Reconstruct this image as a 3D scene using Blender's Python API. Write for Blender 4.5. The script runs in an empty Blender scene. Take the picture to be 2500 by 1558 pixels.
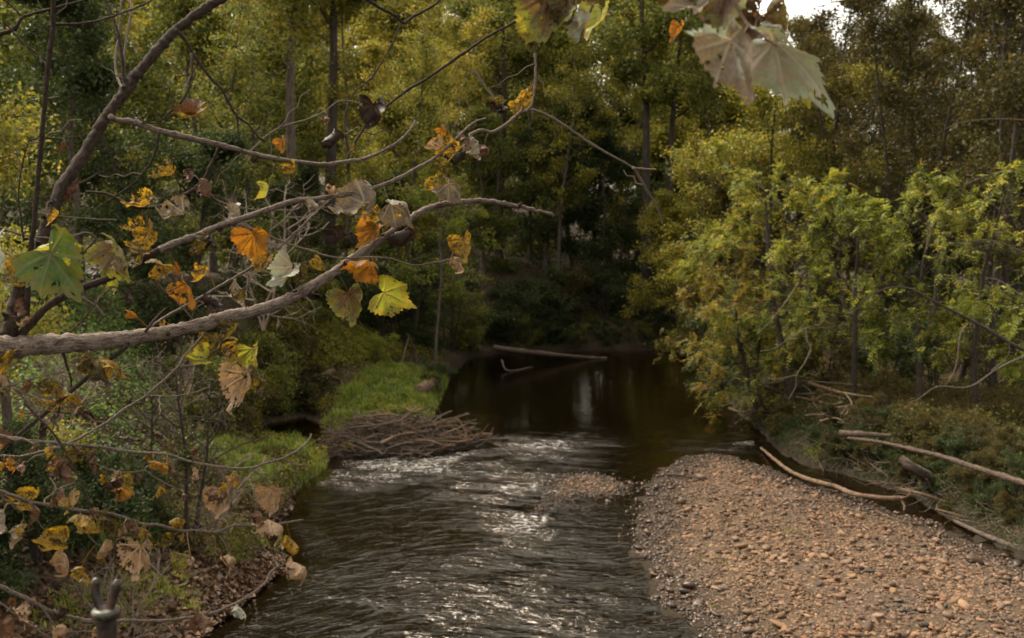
import bpy, math, numpy as np
from mathutils import noise as mnoise, Vector
R = math.radians
S = bpy.context.scene
COL = S.collection
F, CX, CY = 2430.6, 1250.0, 779.0          # 35 mm lens over the 2500 px wide photograph
CAMZ, PITCH = 6.0, R(5.06)
cP, sP = math.cos(PITCH), math.sin(PITCH)

# ------------------------------------------------------------------ helpers
def ray(u, v):
    a, b = (u - CX) / F, -(v - CY) / F
    return np.array([a, cP + b * sP, b * cP - sP])
def P(u, v, d):
    return np.array([0, 0, CAMZ]) + ray(u, v) * d
def G(u, v, z=0.0):
    r = ray(u, v)
    return np.array([0, 0, CAMZ]) + r * ((z - CAMZ) / r[2])
def ux(u, y):
    return (u - CX) / F * y
def nrm(a):
    return a / np.maximum(np.linalg.norm(a, axis=-1, keepdims=True), 1e-9)
def sst(a, b, x):
    t = np.clip((x - a) / (b - a), 0, 1)
    return t * t * (3 - 2 * t)

class MB:
    """collects vertices and faces, then links them as ONE mesh object"""
    def __init__(s): s.v, s.f, s.r, s.a, s.n = [], [], [], [], 0
    def add(s, v, f, rnd=0.0, aux=None):
        v = np.asarray(v, np.float32).reshape(-1, 3); k = len(v)
        s.v.append(v); s.f.append(np.asarray(f, np.int64) + s.n)
        s.r.append(np.broadcast_to(np.asarray(rnd, np.float32), (k,)))
        s.a.append(np.zeros((k, 3), np.float32) if aux is None else np.asarray(aux, np.float32).reshape(-1, 3))
        s.n += k
    def mesh(s, name, mat, origin=(0, 0, 0), smooth=True):
        me = bpy.data.meshes.new(name)
        V = np.concatenate(s.v) - np.asarray(origin, np.float32)
        me.vertices.add(len(V)); me.vertices.foreach_set('co', V.astype(np.float32).ravel())
        loops = np.concatenate([f.ravel() for f in s.f])
        tot = np.concatenate([np.full(len(f), f.shape[1]) for f in s.f])
        me.loops.add(len(loops)); me.loops.foreach_set('vertex_index', loops.astype(np.int32))
        me.polygons.add(len(tot))
        me.polygons.foreach_set('loop_start', np.concatenate([[0], np.cumsum(tot)[:-1]]).astype(np.int32))
        if smooth: me.polygons.foreach_set('use_smooth', np.ones(len(tot), bool))
        me.update(calc_edges=True)
        me.attributes.new('rnd', 'FLOAT', 'POINT').data.foreach_set('value', np.concatenate(s.r).astype(np.float32))
        me.attributes.new('aux', 'FLOAT_VECTOR', 'POINT').data.foreach_set('vector', np.concatenate(s.a).astype(np.float32).ravel())
        me.materials.append(mat)
        return me

def link(name, data, loc=(0, 0, 0), parent=None):
    o = bpy.data.objects.new(name, data); COL.objects.link(o); o.location = loc
    if parent is not None: o.parent = parent
    return o
def tag(o, label=None, cat=None, group=None, kind=None):
    for k, x in (('label', label), ('category', cat), ('group', group), ('kind', kind)):
        if x: o[k] = x
    return o
def thing(name, label, cat, loc, group=None):
    return tag(link(name, None, loc), label, cat, group)

# ------------------------------------------------------------------ materials
def newmat(name):
    m = bpy.data.materials.new(name); m.use_nodes = True
    nt = m.node_tree; nt.nodes.clear()
    return m, nt
def N(nt, t, **kw):
    n = nt.nodes.new(t)
    for k, x in kw.items():
        if isinstance(k, str) and k in n.bl_rna.properties.keys(): setattr(n, k, x)
        else: n.inputs[k.replace('_', ' ')].default_value = x
    return n
def ramp(nt, src, stops, interp='LINEAR'):
    n = nt.nodes.new('ShaderNodeValToRGB'); e = n.color_ramp.elements; n.color_ramp.interpolation = interp
    while len(e) < len(stops): e.new(0.5)
    for x, (p, c) in zip(e, stops):
        x.position = p; x.color = (*c, 1) if len(c) == 3 else c
    nt.links.new(src, n.inputs[0])
    return n.outputs[0]
def attr(nt, name):
    return N(nt, 'ShaderNodeAttribute', attribute_name=name)
def mixc(nt, fac, a, b, mode='MIX'):
    n = nt.nodes.new('ShaderNodeMix'); n.data_type = 'RGBA'; n.blend_type = mode
    for i, x in ((0, fac), (6, a), (7, b)):
        if hasattr(x, 'is_linked') or isinstance(x, bpy.types.NodeSocket): nt.links.new(x, n.inputs[i])
        else: n.inputs[i].default_value = (*x, 1) if isinstance(x, tuple) and len(x) == 3 else x
    return n.outputs[2]
def math_(nt, op, a, b=0.0, clamp=False):
    n = nt.nodes.new('ShaderNodeMath'); n.operation = op; n.use_clamp = clamp
    for i, x in ((0, a), (1, b)):
        if isinstance(x, bpy.types.NodeSocket): nt.links.new(x, n.inputs[i])
        else: n.inputs[i].default_value = x
    return n.outputs[0]
def noise(nt, vec, scale, detail=3.0, rough=0.55, dist=0.0):
    n = N(nt, 'ShaderNodeTexNoise'); n.inputs['Scale'].default_value = scale
    n.inputs['Detail'].default_value = detail; n.inputs['Roughness'].default_value = rough; n.inputs['Distortion'].default_value = dist
    if vec is not None: nt.links.new(vec, n.inputs['Vector'])
    return n
def mapping(nt, vec, scale=(1, 1, 1), rot=(0, 0, 0)):
    n = N(nt, 'ShaderNodeMapping'); n.inputs['Scale'].default_value = scale; n.inputs['Rotation'].default_value = rot
    nt.links.new(vec, n.inputs['Vector']); return n.outputs[0]
def out(nt, bsdf):
    o = nt.nodes.new('ShaderNodeOutputMaterial'); nt.links.new(bsdf, o.inputs['Surface']); return o
def principled(nt, col, rough=0.7, spec=0.3, normal=None):
    p = nt.nodes.new('ShaderNodeBsdfPrincipled')
    for k, x in (('Base Color', col), ('Roughness', rough), ('Specular IOR Level', spec)):
        if isinstance(x, bpy.types.NodeSocket): nt.links.new(x, p.inputs[k])
        else: p.inputs[k].default_value = (*x, 1) if isinstance(x, tuple) else x
    if normal is not None: nt.links.new(normal, p.inputs['Normal'])
    return p
def bump(nt, h, strength=0.5, dist=0.02):
    b = N(nt, 'ShaderNodeBump'); b.inputs['Strength'].default_value = strength; b.inputs['Distance'].default_value = dist
    nt.links.new(h, b.inputs['Height']); return b.outputs[0]

def leaf_mat(name, stops, trans=0.45, rough=0.55, spec=0.25):
    """foliage: each leaf picks a colour of the ramp; light passes through it"""
    m, nt = newmat(name)
    oi = N(nt, 'ShaderNodeObjectInfo')
    a = attr(nt, 'rnd').outputs['Fac']
    f = math_(nt, 'ADD', a, math_(nt, 'MULTIPLY', math_(nt, 'SUBTRACT', oi.outputs['Random'], 0.5), 0.22), True)
    c = ramp(nt, f, stops)
    p = principled(nt, c, rough, spec)
    t = nt.nodes.new('ShaderNodeBsdfTranslucent')
    nt.links.new(mixc(nt, 0.5, c, (1.25, 1.1, 0.5), 'MULTIPLY'), t.inputs[0])
    mx = nt.nodes.new('ShaderNodeMixShader'); mx.inputs[0].default_value = trans
    nt.links.new(p.outputs[0], mx.inputs[1]); nt.links.new(t.outputs[0], mx.inputs[2])
    out(nt, mx.outputs[0]); return m

def bark_mat(name, c1, c2, c3, streak=9.0):
    m, nt = newmat(name)
    v = attr(nt, 'aux').outputs['Vector']
    n1 = noise(nt, mapping(nt, v, (1, 1, 0.22)), streak, 5, 0.7)
    n2 = noise(nt, v, 1.7, 4, 0.6)
    n3 = noise(nt, mapping(nt, v, (1, 1, 0.35)), streak * 2.7, 3, 0.6)
    c = ramp(nt, n1.outputs[0], [(0.33, c3), (0.47, c1), (0.68, c2)])
    c = mixc(nt, ramp(nt, n2.outputs[0], [(0.47, (0, 0, 0)), (0.55, (0.6, 0.6, 0.6))]), c, c2)
    c = mixc(nt, ramp(nt, n3.outputs[0], [(0.36, (0.85, 0.85, 0.85)), (0.44, (0, 0, 0))]), c, c3)
    out(nt, principled(nt, c, 0.85, 0.2, bump(nt, n1.outputs[0], 0.9, 0.05)).outputs[0]); return m

G_GREEN = [(0.0, (0.022, 0.030, 0.008)), (0.35, (0.052, 0.064, 0.014)), (0.7, (0.098, 0.104, 0.020)), (0.92, (0.15, 0.13, 0.025)), (1.0, (0.17, 0.085, 0.022))]
G_YEL = [(0.0, (0.045, 0.055, 0.010)), (0.35, (0.105, 0.110, 0.018)), (0.7, (0.185, 0.165, 0.026)), (0.9, (0.25, 0.18, 0.03)), (1.0, (0.22, 0.10, 0.02))]
G_OLIVE = [(0.0, (0.026, 0.026, 0.009)), (0.4, (0.060, 0.058, 0.015)), (0.75, (0.105, 0.088, 0.022)), (1.0, (0.15, 0.075, 0.022))]
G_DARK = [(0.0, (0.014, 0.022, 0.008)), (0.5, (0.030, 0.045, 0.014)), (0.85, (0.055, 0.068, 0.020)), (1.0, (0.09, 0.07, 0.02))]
G_LIME = [(0.0, (0.10, 0.14, 0.018)), (0.5, (0.19, 0.22, 0.03)), (1.0, (0.28, 0.27, 0.04))]
G_VINE = [(0.0, (0.030, 0.055, 0.016)), (0.5, (0.075, 0.125, 0.032)), (0.85, (0.14, 0.19, 0.05)), (1.0, (0.26, 0.22, 0.04))]
G_PIN = [(0.0, (0.025, 0.034, 0.008)), (0.3, (0.065, 0.080, 0.014)), (0.6, (0.15, 0.17, 0.026)), (0.95, (0.27, 0.27, 0.045)), (1.0, (0.28, 0.19, 0.03))]
G_ORNG = [(0.0, (0.035, 0.040, 0.008)), (0.35, (0.11, 0.105, 0.018)), (0.7, (0.24, 0.19, 0.03)), (1.0, (0.27, 0.13, 0.026))]
G_WEED = [(0.0, (0.035, 0.035, 0.010)), (0.4, (0.070, 0.066, 0.016)), (0.7, (0.12, 0.090, 0.026)), (1.0, (0.13, 0.055, 0.022))]
M = {}
def lift(g, k): return [(p, tuple(c * k for c in col)) for p, col in g]
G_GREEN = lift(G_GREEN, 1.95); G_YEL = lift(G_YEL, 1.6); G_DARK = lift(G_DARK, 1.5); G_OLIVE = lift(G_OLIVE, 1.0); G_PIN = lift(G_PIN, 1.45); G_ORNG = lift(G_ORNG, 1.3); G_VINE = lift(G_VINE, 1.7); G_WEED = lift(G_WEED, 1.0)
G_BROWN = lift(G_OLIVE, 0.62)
for k, g in dict(brown=G_BROWN, green=G_GREEN, yellow=G_YEL, olive=G_OLIVE, dark=G_DARK, lime=G_LIME, vine=G_VINE, pinnate=G_PIN, orange=G_ORNG, weed=G_WEED).items():
    M['leaf_' + k] = leaf_mat('foliage_' + k, g)
M['grass'] = leaf_mat('grass_blades', [(0.0, (0.05, 0.075, 0.014)), (0.35, (0.15, 0.20, 0.03)), (0.7, (0.30, 0.34, 0.06)), (1.0, (0.42, 0.36, 0.13))], 0.3)
M['grass_dry'] = leaf_mat('grass_dry', [(0.0, (0.09, 0.11, 0.02)), (0.5, (0.24, 0.26, 0.045)), (1.0, (0.40, 0.34, 0.11))], 0.3)
M['litter'] = leaf_mat('leaf_litter', [(0.0, (0.026, 0.013, 0.007)), (0.5, (0.085, 0.043, 0.022)), (0.85, (0.18, 0.095, 0.05)), (1.0, (0.32, 0.19, 0.115))], 0.1)
M['bark'] = bark_mat('bark_grey_brown', (0.10, 0.074, 0.056), (0.185, 0.145, 0.115), (0.026, 0.019, 0.015))
M['bark_dark'] = bark_mat('bark_dark', (0.050, 0.038, 0.030), (0.085, 0.066, 0.052), (0.016, 0.012, 0.010))
M['bark_log'] = bark_mat('bark_wet_log', (0.075, 0.052, 0.038), (0.145, 0.105, 0.078), (0.018, 0.012, 0.009), 6)
M['bark_pale'] = bark_mat('bark_pale', (0.17, 0.14, 0.115), (0.28, 0.24, 0.20), (0.10, 0.08, 0.065))
M['bark_syc'] = bark_mat('sycamore_bark', (0.22, 0.155, 0.118), (0.44, 0.355, 0.29), (0.022, 0.015, 0.012), 7)
M['bark_sycd'] = bark_mat('sycamore_bark_brown', (0.052, 0.034, 0.023), (0.105, 0.073, 0.052), (0.014, 0.009, 0.007), 7)
M['twig'] = bark_mat('twig_bark', (0.26, 0.19, 0.145), (0.42, 0.33, 0.26), (0.12, 0.08, 0.058), 20)
M['drift'] = bark_mat('driftwood', (0.135, 0.083, 0.052), (0.25, 0.165, 0.11), (0.035, 0.022, 0.015), 6)

# ------------------------------------------------------------------ tubes (branches, trunks, logs)
def spline(pts, n):
    p = np.asarray(pts, float); k = len(p)
    if k < 3:
        t = np.linspace(0, 1, n)[:, None]; return p[0] * (1 - t) + p[-1] * t
    q = np.vstack([2 * p[0] - p[1], p, 2 * p[-1] - p[-2]])
    d = np.concatenate([[0], np.cumsum(np.linalg.norm(np.diff(p[:, :3], axis=0), axis=1))])
    s = np.linspace(0, d[-1], n)
    i = np.clip(np.searchsorted(d, s, side='right') - 1, 0, k - 2)
    t = ((s - d[i]) / np.maximum(d[i + 1] - d[i], 1e-9))[:, None]
    a, b, c, e = q[i], q[i + 1], q[i + 2], q[i + 3]
    return 0.5 * (2 * b + (c - a) * t + (2 * a - 5 * b + 4 * c - e) * t * t + (3 * b - a - 3 * c + e) * t ** 3)

def tube(mb, pts, rad, sides=6, rnd=0.5, rough=0.0, rng=None, cap=True):
    p = np.asarray(pts, float); n = len(p)
    rad = np.broadcast_to(np.asarray(rad, float), (n,))
    t = nrm(np.gradient(p, axis=0))
    ref = np.array([0, 0, 1.0]) if abs(t[:, 2]).mean() < 0.8 else np.array([1.0, 0, 0])
    b = nrm(np.cross(t, ref)); c = np.cross(b, t)
    ang = np.linspace(0, 2 * np.pi, sides, endpoint=False)
    rr = rad[:, None] * np.ones((1, sides))
    if rough and rng is not None:
        rr = rr * (1 + rough * rng.normal(size=(n, sides)) * 0.6 + rough * rng.normal(size=(n, 1)))
    v = p[:, None] + (b[:, None] * np.cos(ang)[None, :, None] + c[:, None] * np.sin(ang)[None, :, None]) * rr[..., None]
    ln = np.concatenate([[0], np.cumsum(np.linalg.norm(np.diff(p, axis=0), axis=1))])
    r0 = max(rad.max(), 1e-3)
    off = 0.0 if rng is None else rng.uniform(0, 50)
    aux = np.stack([np.cos(ang)[None] * np.ones((n, 1)) * 0.6 + off, np.sin(ang)[None] * np.ones((n, 1)) * 0.6, (ln[:, None] / r0 * 0.5) * np.ones((1, sides))], -1)
    i = np.arange(n - 1)[:, None] * sides; j = np.arange(sides)[None]; k = (j + 1) % sides
    f = np.stack([i + j, i + k, i + sides + k, i + sides + j], -1).reshape(-1, 4)
    mb.add(v, f, rnd, aux)
    if cap:
        for e, q in ((0, p[0] - t[0] * rad[0] * 0.3), (n - 1, p[-1] + t[-1] * rad[-1] * 0.3)):
            vv = np.vstack([v[e], q[None]])
            ff = np.stack([np.arange(sides), (np.arange(sides) + 1) % sides, np.full(sides, sides)], -1)
            if e == 0: ff = ff[:, ::-1]
            mb.add(vv, ff, rnd, np.vstack([aux[e], aux[e].mean(0, keepdims=True)]))

# ------------------------------------------------------------------ leaf clouds
def leaves(mb, pos, size, rng, up=0.7, axis=None, wid=0.55, fold=0.12):
    """one small folded four-cornered leaf at each position"""
    n = len(pos)
    nv = nrm(rng.normal(size=(n, 3)) * 0.75 + np.array([0, 0, up]))
    d = rng.normal(size=(n, 3)) if axis is None else axis + rng.normal(size=(n, 3)) * 0.5
    d = nrm(d - nv * (d * nv).sum(1, keepdims=True)); s = np.cross(d, nv)
    L = (size * rng.uniform(0.65, 1.3, n))[:, None]; W = L * wid * 0.5
    a = pos - d * L * 0.5; c = pos + d * L * 0.5 - nv * L * 0.08
    b = pos - d * L * 0.06 + s * W + nv * L * fold; e = pos - d * L * 0.06 - s * W + nv * L * fold
    v = np.stack([a, b, c, e], 1).reshape(-1, 3)
    r = np.repeat(np.clip(rng.beta(2.0, 2.2, n) + rng.normal(size=n) * 0.05, 0, 1), 4)
    mb.add(v, np.arange(4 * n).reshape(-1, 4), r)

def pinnate(mb, base, d, L, rng, nl=11, lw=0.42):
    """compound leaves: leaflets in pairs along a drooping midrib"""
    n = len(base); t = np.linspace(0.12, 1, nl)
    side = np.where(np.arange(nl) % 2 == 0, 1.0, -1.0); side[-1] = 0
    L = L * rng.uniform(0.7, 1.25, n)
    h = nrm(np.cross(d, np.array([0, 0, 1.0])) + rng.normal(size=(n, 3)) * 0.15)
    upv = nrm(np.cross(h, d))
    p = base[:, None] + d[:, None] * (t[None, :, None] * L[:, None, None]) - np.array([0, 0, 1.0]) * (t ** 2)[None, :, None] * (L * 0.35)[:, None, None]
    ld = h[:, None] * side[None, :, None] * 0.9 + d[:, None] * (0.45 + 0.6 * (side == 0))[None, :, None] - np.array([0, 0, 0.25])
    ld = nrm(ld + rng.normal(size=(n, nl, 3)) * 0.18)
    ll = (L[:, None] * 0.27 * np.sin(np.pi * np.clip(t * 0.75 + 0.18, 0, 1))[None] * rng.uniform(0.8, 1.2, (n, nl)))[..., None]
    w = np.cross(ld, upv[:, None] + rng.normal(size=(n, nl, 3)) * 0.25); w = nrm(w) * ll * lw * 0.5
    a, c = p, p + ld * ll
    m = p + ld * ll * 0.45
    v = np.stack([a, m + w, c, m - w], 2).reshape(-1, 3)
    r = np.clip(np.repeat(rng.beta(1.3, 1.3, n), nl) + rng.normal(size=n * nl) * 0.1, 0, 1)
    mb.add(v, np.arange(4 * n * nl).reshape(-1, 4), np.repeat(r, 4))
    e = base + d * L[:, None] - np.array([0, 0, 1.0]) * (L * 0.35)[:, None]
    q = h * 0.004
    mb.add(np.stack([base - q, base + q, e + q * 0.4, e - q * 0.4], 1).reshape(-1, 3), np.arange(4 * n).reshape(-1, 4), 0.3)

def grow(rng, p0, d, length, n, wob, up=0.0):
    pts = [np.array(p0, float)]; d = np.array(d, float); d /= np.linalg.norm(d); st = length / n
    for i in range(n):
        d = d + rng.normal(size=3) * wob + np.array([0, 0, up]); d /= np.linalg.norm(d)
        pts.append(pts[-1] + d * st)
    return np.array(pts)

def make_tree(seed, H=18, r0=0.22, cb=0.35, Rc=3.5, nprim=16, nleaf=14000, lsize=0.15, spread=0.28, elev=(15, 60), lean=(0, 0), wob=0.06,
              pin=False, stems=1, prof='round', droop=0.0, twigs=True, barkm='bark', leafm='leaf_green', bend=None, sub=(5, 4), clump=0.8):
    """a tapered trunk with limbs (one mesh) and its leaves (another), standing at the origin"""
    rng = np.random.default_rng(seed); tb, cr = MB(), MB()
    tips = []
    for st in range(stems):
        ax = np.array([lean[0], lean[1], 1.0])
        if stems > 1:
            a = 2 * np.pi * st / stems + rng.uniform(0, 1); ax = ax + np.array([math.cos(a), math.sin(a), 0]) * rng.uniform(0.15, 0.4)
        h = H * (1 if st == 0 else rng.uniform(0.7, 0.95))
        tr = grow(rng, (0, 0, -0.3), ax, h, 12, wob, 0.03 if stems > 1 else 0.05)
        if bend is not None: tr = bend(tr)
        tr = spline(tr, 22); s = np.linspace(0, 1, 22)
        rad = r0 / math.sqrt(stems) * (1.25 - 0.25 * np.minimum(s * 12, 1)) * (1 - 0.88 * s ** 0.9) + 0.006
        rad[0] *= 1.25
        tube(tb, tr, rad, 9, rng.uniform(), 0.04, rng)
        npr = max(4, nprim // stems)
        for i in range(npr):
            f = cb + (1 - cb) * (i + rng.uniform(0, 0.9)) / npr
            if f > 0.99: f = 0.99
            q = (f - cb) / (1 - cb)
            if prof == 'round': w = math.sin(math.pi * min(0.15 + 0.85 * q, 1) * 0.92 + 0.12) ** 0.7
            elif prof == 'cone': w = 1.05 - 0.85 * q
            elif prof == 'vase': w = 0.45 + 0.55 * math.sin(math.pi * (0.2 + 0.62 * q))
            else: w = 1.0
            k = f * 21; j = int(k); p0 = tr[j] + (tr[min(j + 1, 21)] - tr[j]) * (k - j)
            az = i * 2.39996 + rng.uniform(-0.5, 0.5); el = R(elev[0] + (elev[1] - elev[0]) * q + rng.uniform(-12, 12))
            d = np.array([math.cos(az) * math.cos(el), math.sin(az) * math.cos(el), math.sin(el)])
            Ln = Rc * max(w, 0.2) * rng.uniform(0.7, 1.15)
            pr = grow(rng, p0, d, Ln, 6, 0.13, 0.02 - droop * 0.1)
            rp = max(0.35 * np.interp(f, s, rad), 0.012) + 0.004
            tube(tb, pr, np.linspace(rp, 0.008, 7), 5, rng.uniform(), 0.0, rng)
            for a in range(sub[0]):
                g = 0.25 + 0.75 * (a + rng.uniform(0, 1)) / sub[0]; k2 = min(g * 6, 5.99); j2 = int(k2)
                p1 = pr[j2] + (pr[j2 + 1] - pr[j2]) * (k2 - j2)
                d1 = nrm((pr[j2 + 1] - pr[j2])[None])[0] + rng.normal(size=3) * 0.6
                sc = grow(rng, p1, d1, Ln * 0.42 * (1.2 - 0.5 * g), 4, 0.18, 0.02 - droop * 0.2)
                tube(tb, sc, np.linspace(max(rp * 0.4, 0.008), 0.004, 5), 4, rng.uniform(), 0, rng, cap=False)
                for b in range(sub[1]):
                    m = rng.integers(1, 5); d2 = nrm((sc[m] - sc[m - 1])[None])[0] + rng.normal(size=3) * 0.8
                    tw = grow(rng, sc[m], d2, Ln * 0.2 + 0.12, 3, 0.22, -droop * 0.3)
                    if twigs: tube(tb, tw, np.linspace(0.006, 0.003, 4), 3, rng.uniform(), 0, rng, cap=False)
                    tips.append(tw)
    T = np.array(tips)                                  # (n, 4, 3)
    if nleaf:
        wt = rng.gamma(clump, size=len(T)) + 1e-6; k = rng.choice(len(T), nleaf, p=wt / wt.sum()); u = rng.uniform(0, 3, nleaf); j = np.minimum(u.astype(int), 2); fr = (u - j)[:, None]
        pos = T[k, j] * (1 - fr) + T[k, j + 1] * fr
        ax = nrm(T[k, j + 1] - T[k, j])
        if pin:
            d = nrm(ax * 0.5 + rng.normal(size=(nleaf, 3)) * 0.7 + np.array([0, 0, -0.1]))
            pinnate(cr, pos, d, lsize, rng)
        else:
            pos = pos + rng.normal(size=(nleaf, 3)) * spread * np.array([1, 1, 0.6])
            leaves(cr, pos, lsize, rng, axis=ax)
    tm = tb.mesh('trunk', M[barkm])
    cm = cr.mesh('crown', M[leafm], smooth=False) if nleaf else None
    return tm, cm

def put_tree(variant, x, y, z, rot, sc, name, label, cat, group=None, leafm=None, barkm=None, scz=None):
    root = thing(name, label, cat, (x, y, z), group)
    root.rotation_euler = (0, 0, rot); root.scale = (sc, sc, scz or sc)
    for nm, me, mm in (('trunk', variant[0], barkm), ('crown', variant[1], leafm)):
        if me is None: continue
        o = link(nm, me, parent=root)
        if mm and M[mm] != me.materials[0]:
            o.material_slots[0].link = 'OBJECT'; o.material_slots[0].material = M[mm]
    return root

# ------------------------------------------------------------------ the lie of the land
def poly(uv, extra=()):
    return np.array([G(u, v)[:2] for u, v in uv] + list(extra))
W = poly([(420, 1700), (500, 1558), (640, 1440), (700, 1385), (695, 1335), (665, 1285), (715, 1255), (722, 1200), (803, 1140), (812, 1118), (1017, 1108), (1195, 1088),
          (1150, 1068), (1070, 1050), (1045, 1010), (1085, 955), (1110, 910), (1150, 876), (1220, 862), (1400, 858), (1560, 856), (1700, 855), (1790, 866),
          (1780, 900), (1735, 945), (1790, 1000), (1850, 1055), (1900, 1105), (1960, 1138), (2060, 1160), (2170, 1195), (2230, 1215), (2330, 1280), (2420, 1330), (2560, 1400), (2900, 1560)],
         [(13.0, 8.0), (13.0, -8.0), (-5.5, -8.0)])
BAR = poly([(1752, 1558), (1650, 1484), (1608, 1432), (1572, 1340), (1577, 1268), (1597, 1185), (1628, 1149), (1690, 1118), (1752, 1113), (1855, 1139), (1958, 1185),
            (2061, 1211), (2164, 1252), (2267, 1278), (2370, 1330), (2500, 1390), (2700, 1500), (2800, 1700), (1960, 1700)])
PATCH = poly([(1330, 1180), (1365, 1158), (1420, 1150), (1490, 1160), (1540, 1178), (1545, 1205), (1500, 1222), (1420, 1212), (1350, 1235), (1310, 1250), (1322, 1205)])
POOL = poly([(610, 1070), (650, 1035), (740, 1018), (800, 1042), (790, 1088), (700, 1100)])
def sd(pl, x, y):
    x = np.asarray(x, float); y = np.asarray(y, float)
    best = np.full(x.shape, 1e9); ins = np.zeros(x.shape, bool)
    for (ax, ay), (bx, by) in zip(pl, np.roll(pl, -1, 0)):
        dx, dy = bx - ax, by - ay
        t = np.clip(((x - ax) * dx + (y - ay) * dy) / (dx * dx + dy * dy), 0, 1)
        best = np.minimum(best, np.hypot(x - ax - t * dx, y - ay - t * dy))
        c = (ay > y) != (by > y)
        ins ^= c & (x < dx * (y - ay) / (dy if dy else 1e-9) + ax)
    return np.where(ins, -best, best)
def wave(x, y):
    return (np.sin(x * 1.3 + 1.1 * np.sin(y * 0.9)) * np.sin(y * 1.1 + 0.7 * np.sin(x * 1.7)) * 0.6 + 0.4 * np.sin(x * 3.1 + y * 1.3) * np.sin(y * 2.7 - x * 1.1))
def zg(x, y):
    x = np.asarray(x, float); y = np.asarray(y, float)
    d = sd(W, x, y); db = sd(BAR, x, y); dp = sd(PATCH, x, y)
    wr = sst(1, 8, x)
    do = np.maximum(d, 0)
    left = 3.9 * sst(0, 9, do + 0.15) + 0.1 * sst(0, 0.4, do) + 0.03 * do
    right = 1.05 * sst(0, 1.8, do) + 0.015 * do
    pl_ = sd(POOL, x, y); left = left * (0.10 + 0.90 * sst(0.2, 4.5, pl_))
    z = left * (1 - wr) + right * wr
    z = z + np.maximum(y - 58, 0) * (0.075 * (1 - sst(0, 30, x)) + 0.012) * sst(0, 3, do) + wave(x, y) * 0.10 * sst(0, 2, do) + wave(x * 0.25, y * 0.25) * 0.5 * sst(2, 12, do)
    z = np.where(do > 0, z * sst(-0.1, 0.35, pl_) - 0.3 * sst(0.05, -0.4, pl_), z)
    bed = -0.05 - 0.5 * sst(0, 2.0, -d)
    z = np.where(d < 0, bed, z)
    bar = 0.02 + 0.17 * sst(0, 2.2, -db) - 0.12 * np.clip(db, 0, 5)
    pat = -0.01 + 0.025 * sst(0, 0.6, -dp) - 0.16 * np.clip(dp, 0, 5)
    lim = d < 0.3
    z = np.where(lim, np.maximum(z, np.maximum(bar, pat)), z)
    return z
def zg1(x, y): return float(zg(np.array([x]), np.array([y]))[0])
def hit(u, v, lift=0.0):
    """where the line of sight through a point of the photograph meets the land"""
    r = ray(u, v); t = np.linspace(6, 90, 900)
    p = np.array([0, 0, CAMZ]) + r * t[:, None]
    below = p[:, 2] < zg(p[:, 0], p[:, 1]) + lift
    i = int(np.argmax(below)) if below.any() else 899
    return p[i]

def axis_grid(a, b, fine, lo, hi, g=1.12):
    v = list(np.arange(a, b, fine)); s = fine; x = v[-1]
    while x < hi: s *= g; x += s; v.append(x)
    s = fine; x = v[0]; pre = []
    while x > lo: s *= g; x -= s; pre.append(x)
    return np.array(pre[::-1] + v)
def grid_mesh(mb, xs, ys, z, rnd=0.0, aux=None):
    nx, ny = len(xs), len(ys)
    X, Y = np.meshgrid(xs, ys)
    i = np.arange(ny - 1)[:, None] * nx + np.arange(nx - 1)[None]
    f = np.stack([i, i + 1, i + nx + 1, i + nx], -1).reshape(-1, 4)
    mb.add(np.stack([X, Y, z], -1), f, rnd, aux)

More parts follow.
